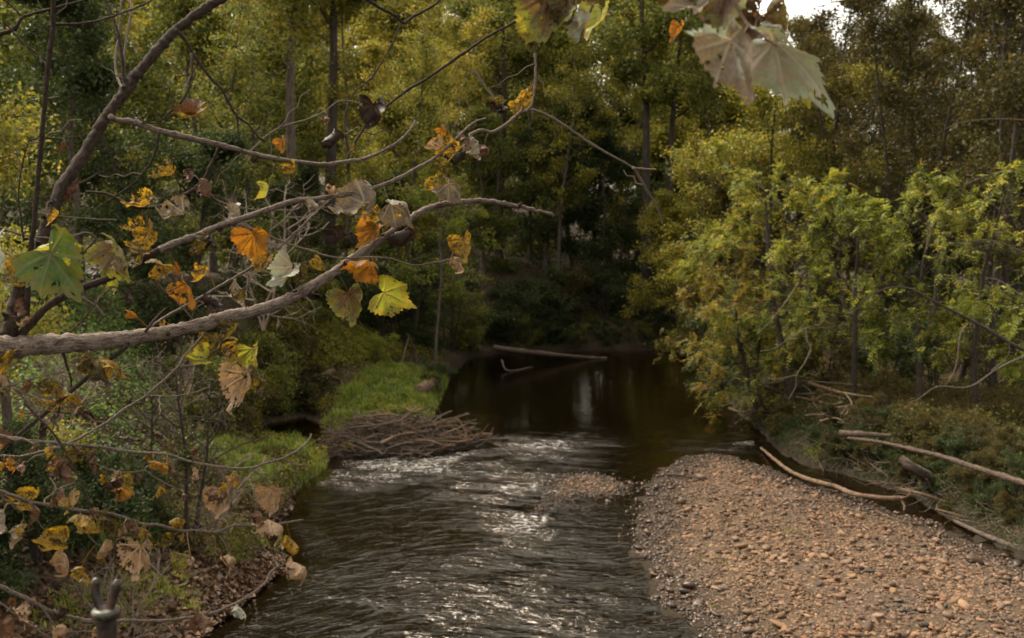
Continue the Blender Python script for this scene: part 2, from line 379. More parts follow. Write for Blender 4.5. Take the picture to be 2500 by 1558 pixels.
xs = axis_grid(-13, 16, 0.16, -420, 420); ys = axis_grid(9, 44, 0.18, -60, 480)
X, Y = np.meshgrid(xs, ys)
Z = zg(X, Y)
rngT = np.random.default_rng(5)
Z = Z + rngT.normal(size=Z.shape) * 0.012 * (np.abs(X) < 25)
dW = sd(W, X, Y)
mb = MB(); grid_mesh(mb, xs, ys, Z, np.clip(dW.ravel() / 4 + 0.5, 0, 1), np.stack([X, Y, Z], -1))
def ground_mat():
    m, nt = newmat('forest_floor')
    tc = N(nt, 'ShaderNodeTexCoord').outputs['Object']
    n1 = noise(nt, tc, 0.9, 5, 0.6); n2 = noise(nt, tc, 14, 4, 0.7)
    vo = N(nt, 'ShaderNodeTexVoronoi'); vo.inputs['Scale'].default_value = 17; nt.links.new(mapping(nt, tc, (1, 1, 0.4)), vo.inputs['Vector'])
    lit = ramp(nt, vo.outputs['Color'], [(0.2, (0.022, 0.014, 0.009)), (0.5, (0.060, 0.038, 0.023)), (0.85, (0.125, 0.080, 0.048))])
    soil = ramp(nt, n2.outputs[0], [(0.3, (0.018, 0.013, 0.009)), (0.65, (0.060, 0.044, 0.026))])
    c = mixc(nt, ramp(nt, n2.outputs[0], [(0.4, (0, 0, 0)), (0.6, (1, 1, 1))]), soil, lit)
    c = mixc(nt, ramp(nt, n1.outputs[0], [(0.5, (0, 0, 0)), (0.72, (0.8, 0.8, 0.8))]), c, (0.050, 0.056, 0.016))
    bedc = ramp(nt, n2.outputs[0], [(0.3, (0.008, 0.006, 0.0035)), (0.7, (0.032, 0.023, 0.012))])
    c = mixc(nt, ramp(nt, attr(nt, 'rnd').outputs['Fac'], [(0.53, (1, 1, 1)), (0.68, (0, 0, 0))]), c, ramp(nt, n2.outputs[0], [(0.3, (0.009, 0.007, 0.005)), (0.7, (0.034, 0.024, 0.015))]))
    sz = N(nt, 'ShaderNodeSeparateXYZ'); nt.links.new(tc, sz.inputs[0])
    bedc = mixc(nt, ramp(nt, sz.outputs[2], [(0.0, (0, 0, 0)), (0.12, (1, 1, 1))]), bedc, ramp(nt, n2.outputs[0], [(0.3, (0.035, 0.024, 0.016)), (0.7, (0.105, 0.07, 0.045))]))
    a = attr(nt, 'rnd').outputs['Fac']
    c = mixc(nt, ramp(nt, a, [(0.49, (1, 1, 1)), (0.53, (0, 0, 0))]), c, bedc)
    out(nt, principled(nt, c, 0.9, 0.15, bump(nt, n2.outputs[0], 0.7, 0.05)).outputs[0]); return m
tag(link('ground', mb.mesh('ground', ground_mat())), 'leaf-littered banks and woodland floor rising from the creek', 'ground', kind='structure')

# ------------------------------------------------------------------ water
def water_mat():
    m, nt = newmat('creek_water')
    tc = N(nt, 'ShaderNodeTexCoord').outputs['Object']
    rough = attr(nt, 'rnd').outputs['Fac']
    flow = attr(nt, 'aux').outputs['Vector']
    w1 = noise(nt, mapping(nt, flow, (1, 2.3, 1)), 2.0, 2, 0.5, 0.8)
    w2 = noise(nt, mapping(nt, flow, (1.0, 2.0, 1), (0, 0, 0.35)), 6.5, 2, 0.5, 0.4)
    w3 = noise(nt, tc, 0.55, 2)
    h = math_(nt, 'ADD', math_(nt, 'MULTIPLY', w1.outputs[0], 0.8), math_(nt, 'MULTIPLY', w2.outputs[0], 0.36))
    h = math_(nt, 'MULTIPLY', h, rough)
    h = math_(nt, 'ADD', h, math_(nt, 'MULTIPLY', w3.outputs[0], 0.06))
    nb = bump(nt, h, 1.0, 0.30)
    gl = N(nt, 'ShaderNodeBsdfGlossy'); gl.inputs['Roughness'].default_value = 0.05; gl.inputs['Color'].default_value = (1, 0.94, 0.87, 1)
    tr = N(nt, 'ShaderNodeBsdfTransparent'); tr.inputs['Color'].default_value = (0.42, 0.335, 0.20, 1)
    fr = N(nt, 'ShaderNodeFresnel'); fr.inputs['IOR'].default_value = 1.40
    nt.links.new(nb, gl.inputs['Normal']); nt.links.new(nb, fr.inputs['Normal'])
    mx = nt.nodes.new('ShaderNodeMixShader')
    nt.links.new(fr.outputs[0], mx.inputs[0]); nt.links.new(tr.outputs[0], mx.inputs[1]); nt.links.new(gl.outputs[0], mx.inputs[2])
    w4 = noise(nt, mapping(nt, flow, (1.0, 3.2, 1)), 5.0, 4, 0.65, 1.2)          # broken water where the riffle runs fastest; its white also paints in sky sheen
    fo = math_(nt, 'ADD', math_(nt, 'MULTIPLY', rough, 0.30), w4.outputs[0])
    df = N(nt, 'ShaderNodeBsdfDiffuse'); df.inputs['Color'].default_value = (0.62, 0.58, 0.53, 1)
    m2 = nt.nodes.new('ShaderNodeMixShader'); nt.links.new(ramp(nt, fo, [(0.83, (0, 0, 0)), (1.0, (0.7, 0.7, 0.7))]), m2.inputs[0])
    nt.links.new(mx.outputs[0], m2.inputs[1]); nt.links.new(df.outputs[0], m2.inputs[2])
    out(nt, m2.outputs[0]); return m
wx = np.arange(-9, 15, 0.085); wy = axis_grid(11, 34, 0.07, -12, 66, 1.06)
X, Y = np.meshgrid(wx, wy)
def blob(u, v, rx, ry, a):
    c = G(u, v); return a * np.exp(-((X - c[0]) / rx) ** 2 - ((Y - c[1]) / ry) ** 2)
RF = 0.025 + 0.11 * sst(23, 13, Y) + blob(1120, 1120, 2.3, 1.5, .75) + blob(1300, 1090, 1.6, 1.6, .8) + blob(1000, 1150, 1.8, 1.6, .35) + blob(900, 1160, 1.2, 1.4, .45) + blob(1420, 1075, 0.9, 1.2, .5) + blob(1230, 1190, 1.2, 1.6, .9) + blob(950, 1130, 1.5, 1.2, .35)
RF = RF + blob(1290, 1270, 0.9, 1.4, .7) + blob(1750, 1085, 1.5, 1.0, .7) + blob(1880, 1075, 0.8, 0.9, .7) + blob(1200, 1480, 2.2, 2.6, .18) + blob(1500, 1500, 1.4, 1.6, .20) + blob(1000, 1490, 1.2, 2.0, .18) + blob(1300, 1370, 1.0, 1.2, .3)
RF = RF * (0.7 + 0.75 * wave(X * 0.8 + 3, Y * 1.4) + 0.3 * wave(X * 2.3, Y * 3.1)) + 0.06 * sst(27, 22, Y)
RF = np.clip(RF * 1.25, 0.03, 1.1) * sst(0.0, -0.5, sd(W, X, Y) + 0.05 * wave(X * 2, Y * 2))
# the flow turns round the gravel: ripples follow
ang = 0.25 * np.sin(X * 0.35 + 0.4) - 0.28 * sst(0, 5, X) + 0.12 * np.sin(Y * 0.3)
FX = X + 0.35 * np.sin(Y * 0.8) ; FY = Y + ang * X * 0.6 + 0.25 * np.sin(X * 0.9)
wz = 0.016 * RF * (np.sin(FY * 11 + 1.5 * np.sin(FX * 2.6)) + np.sin(FY * 7.3 - FX * 2.7 + np.sin(FX * 4)) + 0.8 * np.sin(FX * 6 + FY * 4 + 2 * np.sin(FY * 1.3)))
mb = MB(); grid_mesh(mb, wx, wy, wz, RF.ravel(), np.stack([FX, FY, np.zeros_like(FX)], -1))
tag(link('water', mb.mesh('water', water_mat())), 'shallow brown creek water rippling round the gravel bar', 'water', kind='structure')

# ------------------------------------------------------------------ gravel: real stones
def ico(sub):
    import bmesh
    bm = bmesh.new(); bmesh.ops.create_icosphere(bm, subdivisions=sub, radius=1.0)
    v = np.array([x.co[:] for x in bm.verts]); f = np.array([[y.index for y in x.verts] for x in bm.faces]); bm.free()
    return v, f
ICO1, ICO2, ICO3 = ico(1), ico(2), ico(3)
def stone_shapes(base, k, seed):
    r = np.random.default_rng(seed); o = []
    for i in range(k):
        v = base.copy(); 
        for _ in range(7):
            n = nrm(r.normal(size=3)[None])[0]; c = r.uniform(0.55, 0.9); h = v @ n
            v = v - n[None] * np.maximum(h - c, 0)[:, None] * 0.85
        o.append(v * (1 + 0.05 * np.array([mnoise.noise(Vector(p * 1.6 + i * 7.0)) for p in base])[:, None]))
    return np.array(o)
SH1, SH2, SH3 = stone_shapes(ICO1[0], 14, 1), stone_shapes(ICO2[0], 14, 2), stone_shapes(ICO3[0], 10, 3)
def stones(mb, pos, size, rng, shapes, faces, wet):
    n = len(pos); sh = shapes[rng.integers(0, len(shapes), n)]
    sc = np.stack([rng.uniform(0.8, 1.45, n), rng.uniform(0.65, 1.0, n), rng.uniform(0.30, 0.62, n)], -1) * size[:, None]
    v = sh * sc[:, None]
    a, b = rng.uniform(0, 6.283, n), rng.normal(size=n) * 0.3
    cb_, sb_ = np.cos(b)[:, None], np.sin(b)[:, None]
    x, y, z = v[..., 0] * cb_ + v[..., 2] * sb_, v[..., 1], -v[..., 0] * sb_ + v[..., 2] * cb_
    ca, sa = np.cos(a)[:, None], np.sin(a)[:, None]
    v = np.stack([x * ca - y * sa, x * sa + y * ca, z], -1) + pos[:, None]
    k = shapes.shape[1]
    f = (faces[None] + (np.arange(n) * k)[:, None, None]).reshape(-1, 3)
    rnd = np.repeat(rng.uniform(0, 1, n), k)
    aux = np.zeros((n, k, 3)); aux[..., 0] = wet[:, None]; aux[..., 1] = rng.uniform(0, 30, n)[:, None]
    mb.add(v, f, rnd, aux)
def stone_mat():
    m, nt = newmat('river_stone')
    a = attr(nt, 'rnd').outputs['Fac']; wet = N(nt, 'ShaderNodeSeparateXYZ'); nt.links.new(attr(nt, 'aux').outputs['Vector'], wet.inputs[0])
    tc = N(nt, 'ShaderNodeTexCoord').outputs['Object']; n1 = noise(nt, tc, 28, 4, 0.65)
    c = ramp(nt, a, [(0.0, (0.041, 0.028, 0.020)), (0.15, (0.101, 0.059, 0.033)), (0.35, (0.166, 0.097, 0.050)), (0.55, (0.217, 0.122, 0.061)), (0.70, (0.152, 0.082, 0.043)), (0.82, (0.115, 0.080, 0.054)), (0.93, (0.277, 0.172, 0.098)), (1.0, (0.185, 0.071, 0.030))])
    c = mixc(nt, ramp(nt, n1.outputs[0], [(0.35, (0.55, 0.55, 0.55)), (0.65, (0, 0, 0))]), c, mixc(nt, 1.0, c, (0.45, 0.42, 0.40), 'MULTIPLY'))
    c = mixc(nt, wet.outputs[0], c, mixc(nt, 1.0, c, (0.33, 0.31, 0.32), 'MULTIPLY'))
    rg = math_(nt, 'SUBTRACT', 0.82, math_(nt, 'MULTIPLY', wet.outputs[0], 0.55))
    out(nt, principled(nt, c, rg, 0.4, bump(nt, n1.outputs[0], 0.35, 0.02)).outputs[0]); return m
M['stone'] = stone_mat()
rng = np.random.default_rng(11)
def jitter(x0, x1, y0, y1, c):
    gx, gy = np.meshgrid(np.arange(x0, x1, c), np.arange(y0, y1, c))
    p = np.stack([gx.ravel(), gy.ravel()], -1); return p + rng.uniform(-0.5, 0.5, p.shape) * c
mb = MB()
def lay(pts, smin, smax, wetw, pl, sink, dens=None):
    d = sd(pl, pts[:, 0], pts[:, 1]); wob = 0.25 * wave(pts[:, 0] * 1.3, pts[:, 1] * 1.3) + 0.1 * wave(pts[:, 1] * 4, pts[:, 0] * 4)
    keep = d + wob < 0.12
    if dens is not None: keep &= rng.uniform(size=len(pts)) < dens(d)
    pts, d = pts[keep], (d + wob)[keep]
    s = np.exp(rng.normal(size=len(pts)) * 0.45) * (smin + smax) / 2; s = np.clip(s, smin * 0.6, smax * 2.0)
    z = zg(pts[:, 0], pts[:, 1]) + s * sink * rng.uniform(0.1, 1.0, len(pts))
    wet = np.clip(np.maximum(sst(-wetw, -0.02, d), 0.42 * sst(0.1, 0.6, wave(pts[:, 0] * 0.7 + 2, pts[:, 1] * 0.9))) + rng.normal(size=len(pts)) * 0.12, 0, 1)
    for m_, sh, fc in ((pts[:, 1] < 18.5, SH2, ICO2[1]), (pts[:, 1] >= 18.5, SH1, ICO1[1])):
        if m_.any(): stones(mb, np.column_stack([pts, z])[m_], s[m_], rng, sh, fc, wet[m_])
bx0, by0 = BAR.min(0); bx1, by1 = BAR.max(0)
inview = lambda p: p[(np.abs(p[:, 0]) < 0.56 * p[:, 1] + 0.5) & (p[:, 1] > 11.5)]
lay(inview(jitter(bx0 - .3, bx1, 11.5, by1 + .3, 0.045)), 0.014, 0.027, 1.3, BAR, 0.2, lambda d: 0.85)
lay(inview(jitter(bx0 - .3, bx1, 11.5, by1 + .3, 0.15)), 0.027, 0.048, 1.1, BAR, 0.6)
lay(inview(jitter(bx0, bx1, 11.5, by1, 0.6)), 0.045, 0.075, 0.9, BAR, 0.5)
px0, py0 = PATCH.min(0); px1, py1 = PATCH.max(0)
lay(jitter(px0 - .3, px1 + .3, py0 - .4, py1 + .4, 0.055), 0.018, 0.034, 0.9, PATCH, 0.1, lambda d: np.where(d < -0.35, 0.85, 0.4))
# stones showing through the shallows between the patch and the bar
SHAL = poly([(1290, 1270), (1300, 1190), (1400, 1140), (1560, 1165), (1620, 1140), (1600, 1260), (1590, 1330), (1480, 1290), (1400, 1250)])
lay(jitter(*SHAL[:, 0][[SHAL[:, 0].argmin(), SHAL[:, 0].argmax()]], *SHAL[:, 1][[SHAL[:, 1].argmin(), SHAL[:, 1].argmax()]], 0.10), 0.022, 0.042, 5, SHAL, 0.5, lambda d: 0.30)
tag(link('gravel', mb.mesh('gravel', M['stone'])), 'tan and grey rounded stones of the gravel bar, wet along its edge', 'gravel', kind='stuff')
# the biggest cobbles lie loose on the bar
cob = [(1998, 1433, .13), (1755, 1428, .11), (1605, 1392, .10), (1595, 1405, .09), (1745, 1440, .09), (2120, 1398, .15), (2450, 1408, .17), (2245, 1520, .13), (2270, 1535, .12), (1890, 1362, .13), (2310, 1415, .10),
       (1980, 1530, .12), (2110, 1490, .11), (2060, 1450, .10), (1915, 1545, .13), (2395, 1520, .12), (2215, 1340, .12), (1960, 1280, .10), (1830, 1400, .12), (1700, 1345, .08), (1510, 1315, .08), (1665, 1250, .08),
       (1720, 1262, .08), (2050, 1290, .11), (2330, 1475, .13), (2180, 1445, .12), (1870, 1480, .12), (2440, 1480, .12), (1900, 1310, .11), (2010, 1365, .10), (2090, 1540, .13), (2160, 1290, .11), (1775, 1190, .08), (1850, 1230, .09)]
for i, (u, v, s) in enumerate(cob):
    p = hit(u, v); r_ = np.random.default_rng(100 + i); mb = MB()
    stones(mb, np.zeros((1, 3)), np.array([s * 0.55]), r_, SH3[i % 10:i % 10 + 1], ICO3[1], np.array([0.0]))
    dark = i in (0, 5, 16)
    mb.r = [np.full(len(mb.v[0]), 0.02 if dark else [0.3, 0.5, 0.6, 0.45, 0.92, 0.8][i % 6], np.float32)]
    o = link('cobble', mb.mesh('cobble', M['stone']), (p[0], p[1], zg1(p[0], p[1]) + s * 0.22))
    tag(o, 'large dark grey cobble lying among the tan gravel' if dark else 'large pale tan cobble lying loose among smaller gravel', 'stone', 'dark cobbles on the gravel bar' if dark else 'pale cobbles on the gravel bar')

# ------------------------------------------------------------------ grass and ground cover
def blades(mb, pos, h, rng, w=0.012, lean=0.5):
    n = len(pos); a = rng.uniform(0, 6.283, n); d = np.stack([np.cos(a), np.sin(a), np.zeros(n)], -1)
    hh = (h * rng.uniform(0.5, 1.3, n))[:, None]; ln = (lean * rng.uniform(0.2, 1.4, n))[:, None]
    s = np.stack([-d[:, 1], d[:, 0], np.zeros(n)], -1) * w * 0.5
    up = np.array([0, 0, 1.0])
    m = pos + up * hh * 0.6 + d * hh * ln * 0.3; t = pos + up * hh * (1 - 0.25 * ln) + d * hh * ln
    v = np.stack([pos - s, pos + s, m + s * 0.8, m - s * 0.8, t], 1).reshape(-1, 3)
    r = np.repeat(np.clip(rng.beta(2, 2, n) * 0.75 + 0.22 * wave(pos[:, 0] * 1.7, pos[:, 1] * 2.1) + 0.06, 0, 1), 5); k = np.arange(n)[:, None] * 5
    i0 = mb.n
    mb.add(v, k + np.array([0, 1, 2, 3]), r)
    mb.f.append(k + np.array([3, 2, 4]) + i0)
def inpoly(pl, n, rng):
    o = np.zeros((0, 2)); lo, hi = pl.min(0), pl.max(0)
    while len(o) < n:
        p = rng.uniform(lo, hi, (n * 2, 2)); o = np.vstack([o, p[sd(pl, p[:, 0], p[:, 1]) < 0.05 * rng.normal(size=len(p))]])
    return o[:n]
def grass_patch(uv, n, h, mat, label, seed, z=0.0, mound=0.15, w=0.014):
    r_ = np.random.default_rng(seed); pl = np.array([hit(u, v)[:2] for u, v in uv]); p = inpoly(pl, n, r_)
    d = np.clip(-sd(pl, p[:, 0], p[:, 1]), 0, 9)
    tuft = 0.55 + 0.7 * wave(p[:, 0] * 2.3, p[:, 1] * 2.3) + 0.5 * wave(p[:, 0] * 6, p[:, 1] * 6)
    keep = r_.uniform(size=n) < 0.25 + 0.9 * sst(0, 0.5, d) * (0.6 + 0.6 * wave(p[:, 0] * 3.1, p[:, 1] * 2.9)); p, d, tuft = p[keep], d[keep], tuft[keep]
    zz = zg(p[:, 0], p[:, 1]) + mound * sst(0, 0.6, d) * (0.6 + 0.8 * wave(p[:, 0] * 1.9, p[:, 1] * 2.2))
    m_ = MB(); blades(m_, np.column_stack([p, np.maximum(zz, 0.0) - 0.02]), h * np.clip(tuft, 0.3, 1.9), r_, w, 0.6)
    # the turf the blades stand in
    gx = np.linspace(pl[:, 0].min() - .2, pl[:, 0].max() + .2, 40); gy = np.linspace(pl[:, 1].min() - .2, pl[:, 1].max() + .2, 40); GX, GY = np.meshgrid(gx, gy)
    dd = -sd(pl, GX, GY); grid_mesh(m_, gx, gy, zg(GX, GY) + mound * sst(0, 0.6, dd) * (0.6 + 0.8 * wave(GX * 1.9, GY * 2.2)) - 0.03 - 0.25 * sst(0.15, -0.15, dd), 0.0)
    tag(link('grass', m_.mesh('grass', mat, smooth=False)), label, 'grass', kind='stuff')
grass_patch([(480, 1200), (640, 1212), (735, 1190), (800, 1140), (800, 1105), (720, 1085), (600, 1070), (500, 1060), (470, 1120)], 34000, 0.22, M['grass'], 'bright green mounded grass on the bank beside the stick jam', 21, mound=0.30)
grass_patch([(780, 1045), (900, 1062), (1040, 1040), (1085, 960), (1100, 925), (1000, 895), (890, 905), (820, 960)], 40000, 0.26, M['grass'], 'soft green grass on the low point behind the stick jam', 22, mound=0.25, w=0.02)
grass_patch([(500, 1370), (600, 1385), (680, 1350), (692, 1320), (640, 1290), (540, 1300)], 16000, 0.13, M['grass_dry'], 'mossy olive grass hummock at the water edge', 23, mound=0.22)
grass_patch([(1720, 1475), (1760, 1490), (1805, 1484), (1790, 1470)], 500, 0.10, M['grass'], 'small green tuft growing on the gravel near the water', 24, mound=0.0)
grass_patch([(1690, 1360), (1740, 1390), (1780, 1380), (1760, 1350)], 700, 0.10, M['grass_dry'], 'sparse dry tuft on the middle of the gravel bar', 25, mound=0.0)
grass_patch([(1960, 1100), (2000, 1125), (2060, 1130), (2050, 1090), (1980, 1075)], 7000, 0.22, M['grass'], 'green tussock on the bank above the side channel', 27, mound=0.1)
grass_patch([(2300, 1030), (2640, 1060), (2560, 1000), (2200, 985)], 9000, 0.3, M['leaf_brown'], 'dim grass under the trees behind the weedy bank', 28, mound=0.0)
def cover(name, region, n, size, h, mat, label, seed, thr=-0.2, up=0.8, wid=0.6, band=99):
    """leafy ground cover on the land inside a polygon of the plan"""
    r_ = np.random.default_rng(seed); pl = np.array(region, float); p = inpoly(pl, n, r_)
    w = wave(p[:, 0] * 0.9 + seed, p[:, 1] * 0.9); k = (w + r_.normal(size=n) * 0.3 > thr) & (sd(W, p[:, 0], p[:, 1]) < band) & (sd(W, p[:, 0], p[:, 1]) > 0.1) & (sd(POOL, p[:, 0], p[:, 1]) > 0.1); p, w = p[k], w[k]
    hh = h * np.clip(0.5 + 0.6 * w + 0.3 * wave(p[:, 0] * 2.2, p[:, 1] * 2.2), 0.1, 1.5)
    z = zg(p[:, 0], p[:, 1]) + 0.02 + hh * r_.uniform(0, 1, len(p)) ** 0.7
    m_ = MB(); leaves(m_, np.column_stack([p, z]), size, r_, up, wid=wid)
    tag(link(name, m_.mesh(name, M[mat], smooth=False)), label, 'ground cover', kind='stuff')
cover('undergrowth', [(-16, 13), (-7.0, 15), (-6.8, 24), (-9, 32), (-20, 34)], 52000, 0.085, 0.75, 'leaf_vine', 'fresh green vines and low plants over the steep bank behind the branch', 31, -0.15, 0.9, 0.8)
cover('undergrowth', [(-6.9, 16), (-4.5, 17), (-5.2, 27), (-6.5, 40), (-10, 42), (-8.5, 30)], 45000, 0.085, 0.55, 'leaf_olive', 'olive weeds on the lower bank above the grass', 32, -0.2)
cover('undergrowth', [(6.5, 31), (9.0, 24.5), (9.5, 21), (12, 16), (22, 18), (22, 30), (9, 34)], 120000, 0.075, 0.9, 'leaf_weed', 'olive and brown weeds crowding the bank over the side channel', 33, -0.5, 0.4, 0.4)
cover('undergrowth', [(9, 22), (11, 18), (16, 18), (16, 24), (10, 27)], 7000, 0.085, 0.8, 'leaf_green', 'scattered green sprigs on the weedy bank', 34, 0.2)
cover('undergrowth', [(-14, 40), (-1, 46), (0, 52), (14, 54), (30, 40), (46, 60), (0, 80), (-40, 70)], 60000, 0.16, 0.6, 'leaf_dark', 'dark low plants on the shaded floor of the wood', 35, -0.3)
cover('undergrowth', [(-7.5, 24), (-4.8, 23), (-3.0, 31), (-2.6, 40), (-3.5, 47), (-9, 46), (-9, 34)], 30000, 0.10, 0.5, 'leaf_yellow', 'ragged yellow-green weeds running back along the low bank', 36, 0.1, 0.4, 0.35)
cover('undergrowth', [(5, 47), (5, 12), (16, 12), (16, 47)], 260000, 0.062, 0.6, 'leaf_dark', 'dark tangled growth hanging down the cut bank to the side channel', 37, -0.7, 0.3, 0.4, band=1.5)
cover('undergrowth', [hit(u, v)[:2] for u, v in ((560, 850), (700, 830), (830, 850), (800, 940), (780, 1010), (640, 1020), (600, 960))], 30000, 0.11, 0.5, 'leaf_olive', 'green and olive weeds round the fallen log with roots', 38, -0.9, 0.4, 0.4)
cover('undergrowth', [hit(u, v)[:2] for u, v in ((640, 830), (900, 830), (1000, 880), (880, 900), (760, 930), (660, 900))], 16000, 0.11, 0.6, 'leaf_yellow', 'yellow-green weeds on the slope behind the grassy point', 39, -0.3, 0.4, 0.5)
def litter(region, n, seed, size=0.11):
    r_ = np.random.default_rng(seed); p = inpoly(np.array(region, float), n, r_); d = sd(W, p[:, 0], p[:, 1]); p = p[d > 0.02]
    m_ = MB(); leaves(m_, np.column_stack([p, zg(p[:, 0], p[:, 1]) + 0.03]), size, r_, 1.6, wid=0.8, fold=0.2)
    return m_
mb = litter([(-10, 10), (-3.2, 10), (-4.0, 20), (-6, 26), (-9, 26)], 15000, 41)
tag(link('leaf_litter', mb.mesh('leaf_litter', M['litter'], smooth=False)), 'fallen brown leaves lying over the near bank', 'leaf litter', kind='stuff')
mb = litter([(-4.9, 14.6), (-3.9, 15.2), (-3.7, 17.2), (-4.6, 17.8)], 2200, 42, 0.12)
tag(link('leaf_litter', mb.mesh('leaf_litter', M['litter'], smooth=False)), 'drift of pale leaves washed up against the water edge', 'leaf litter', kind='stuff')
mb = MB(); r_ = np.random.default_rng(45); p = inview(inpoly(BAR, 900, r_)); p = p[sd(BAR, p[:, 0], p[:, 1]) < -0.4]
leaves(mb, np.column_stack([p, zg(p[:, 0], p[:, 1]) + 0.06]), 0.075, r_, 1.6, wid=0.8, fold=0.2)
tag(link('leaf_litter', mb.mesh('leaf_litter', M['litter'], smooth=False)), 'stray dead leaves scattered over the gravel bar', 'leaf litter', kind='stuff')
grass_patch([(60, 1540), (300, 1555), (560, 1510), (520, 1420), (400, 1395), (220, 1410), (90, 1460)], 14000, 0.13, M['grass_dry'], 'thin olive grass among the fallen leaves by the forked post', 29, mound=0.0)
grass_patch([(1850, 1300), (1930, 1330), (2000, 1310), (1940, 1280)], 260, 0.09, M['grass_dry'], 'wispy dry grass on the upper gravel bar', 26, mound=0.0)
# strap leaves under the bank
r_ = np.random.default_rng(44); p = np.array([hit(300, 1290)[:2], hit(250, 1250)[:2], hit(340, 1330)[:2], hit(215, 1330)[:2]])
mb = MB(); q = p[r_.integers(0, 4, 320)] + r_.normal(size=(320, 2)) * 0.16
blades(mb, np.column_stack([q, zg(q[:, 0], q[:, 1])]), 0.55, r_, 0.03, 0.8)
tag(link('strap_leaf_plant', mb.mesh('strap_leaf_plant', M['leaf_vine'], smooth=False)), 'clump of long arching strap leaves on the bank below the lower twigs', 'plant')

# ------------------------------------------------------------------ trees
V = {}
V['tall'] = [make_tree(200 + i, H=h, r0=0.26, cb=0.12, Rc=4.6, nprim=24, nleaf=34000, lsize=0.25, spread=0.38, leafm='leaf_green') for i, h in enumerate((20, 21, 19, 22))]
V['bole'] = [make_tree(210 + i, H=23, r0=0.30, cb=0.5, Rc=4.0, nprim=18, nleaf=20000, lsize=0.22, spread=0.36, leafm='leaf_green', wob=0.035) for i in range(2)]
V['low'] = [make_tree(220 + i, H=10, r0=0.16, cb=0.10, Rc=3.0, nprim=20, nleaf=26000, lsize=0.15, spread=0.25, elev=(5, 60), leafm='leaf_green') for i in range(4)]
V['slim'] = [make_tree(230 + i, H=14, r0=0.11, cb=0.30, Rc=2.0, nprim=18, nleaf=6500, lsize=0.13, spread=0.22, elev=(25, 65), leafm='leaf_olive', barkm='bark_dark', wob=0.07, sub=(4, 3)) for i in range(5)]
V['bush'] = [make_tree(240 + i, H=2.6, r0=0.07, cb=0.08, Rc=1.25, nprim=18, nleaf=9000, lsize=0.085, spread=0.13, elev=(5, 60), stems=4, leafm='leaf_dark', barkm='bark_dark', sub=(4, 3)) for i in range(4)]
V['fork'] = [make_tree(250, H=12, r0=0.22, cb=0.28, Rc=3.6, nprim=20, nleaf=24000, lsize=0.16, spread=0.28, elev=(15, 55), stems=2, leafm='leaf_yellow', barkm='bark_dark')]
rt = np.random.default_rng(77)
def tree(kind, i, u, y, label, sc=1.0, cat='tree', name='tree', group=None, leafm=None, barkm=None, scz=None, rot=None, dz=0.0):
    x = ux(u, y); v = V[kind]
    return put_tree(v[i % len(v)], x, y, zg1(x, y) - 0.1 + dz, rt.uniform(0, 6.28) if rot is None else rot, sc, name, label, cat, group, leafm, barkm, scz)
# the wooded slope beyond the creek, back to front
k = 0
for u, y, s in ((2020, 66, .82), (2235, 68, .74), (2400, 70, .85)):
    tree('tall', k, u, y, 'lower olive tree against the bright gap of sky beyond the crowded wood', s, name='broadleaf_tree', group='olive trees under the sky gap', leafm='leaf_olive'); k += 1
for y, us, sc, mats in ((112, range(-250, 2001, 165), 1.15, ('yellow', 'green', 'yellow', 'olive')), (88, range(-200, 1950, 170), 1.0, ('yellow', 'green', 'yellow', 'green')), (70, range(-150, 1800, 190), 0.95, ('green', 'yellow', 'green', 'olive'))):
    for u in us:
        if y < 100 and u > 1900: continue
        mt = mats[rt.integers(0, 4)]
        if y == 70 and 1150 < u < 1650: mt = 'green'
        tree('tall', k, u + rt.uniform(-60, 60), y + rt.uniform(-5, 5), dict(yellow='yellowing broadleaf tree among the wood high on the far slope', green='green broadleaf tree among the wood high on the far slope', olive='olive brown broadleaf tree in the wood high on the far slope')[mt],
             sc * rt.uniform(0.85, 1.15), name='broadleaf_tree', group=dict(yellow='yellowing trees of the far slope', green='green trees of the far slope', olive='olive trees of the far slope')[mt], leafm='leaf_' + mt, barkm='bark_dark' if k % 3 == 0 else 'bark')
        k += 1
for u, y, s, mt in ((1700, 66, .95, 'yellow'), (1830, 72, .95, 'yellow'), (1930, 68, .8, 'olive'), (1560, 74, 1.0, 'green'), (860, 78, 1.1, 'yellow'), (1110, 80, 1.1, 'yellow'), (1330, 78, 1.05, 'yellow'), (640, 64, 1.0, 'green'), (960, 62, .95, 'yellow')):
    tree('tall', k, u, y, dict(yellow='yellowing broadleaf tree among the wood high on the far slope', green='green broadleaf tree among the wood high on the far slope', olive='olive brown broadleaf tree in the wood high on the far slope')[mt],
         s, name='broadleaf_tree', group=dict(yellow='yellowing trees of the far slope', green='green trees of the far slope', olive='olive trees of the far slope')[mt], leafm='leaf_' + mt, barkm='bark_dark'); k += 1
# lower trees in the distance towards the open sky
for u, y, s in ((2010, 78, 0.55), (2130, 84, 0.5), (2240, 80, 0.55), (2360, 84, 0.62), (2470, 76, 0.66), (2590, 80, 0.7)):
    tree('tall', k, u, y, 'lower olive tree against the bright gap of sky beyond the crowded wood', s, name='broadleaf_tree', group='olive trees under the sky gap', leafm='leaf_olive'); k += 1
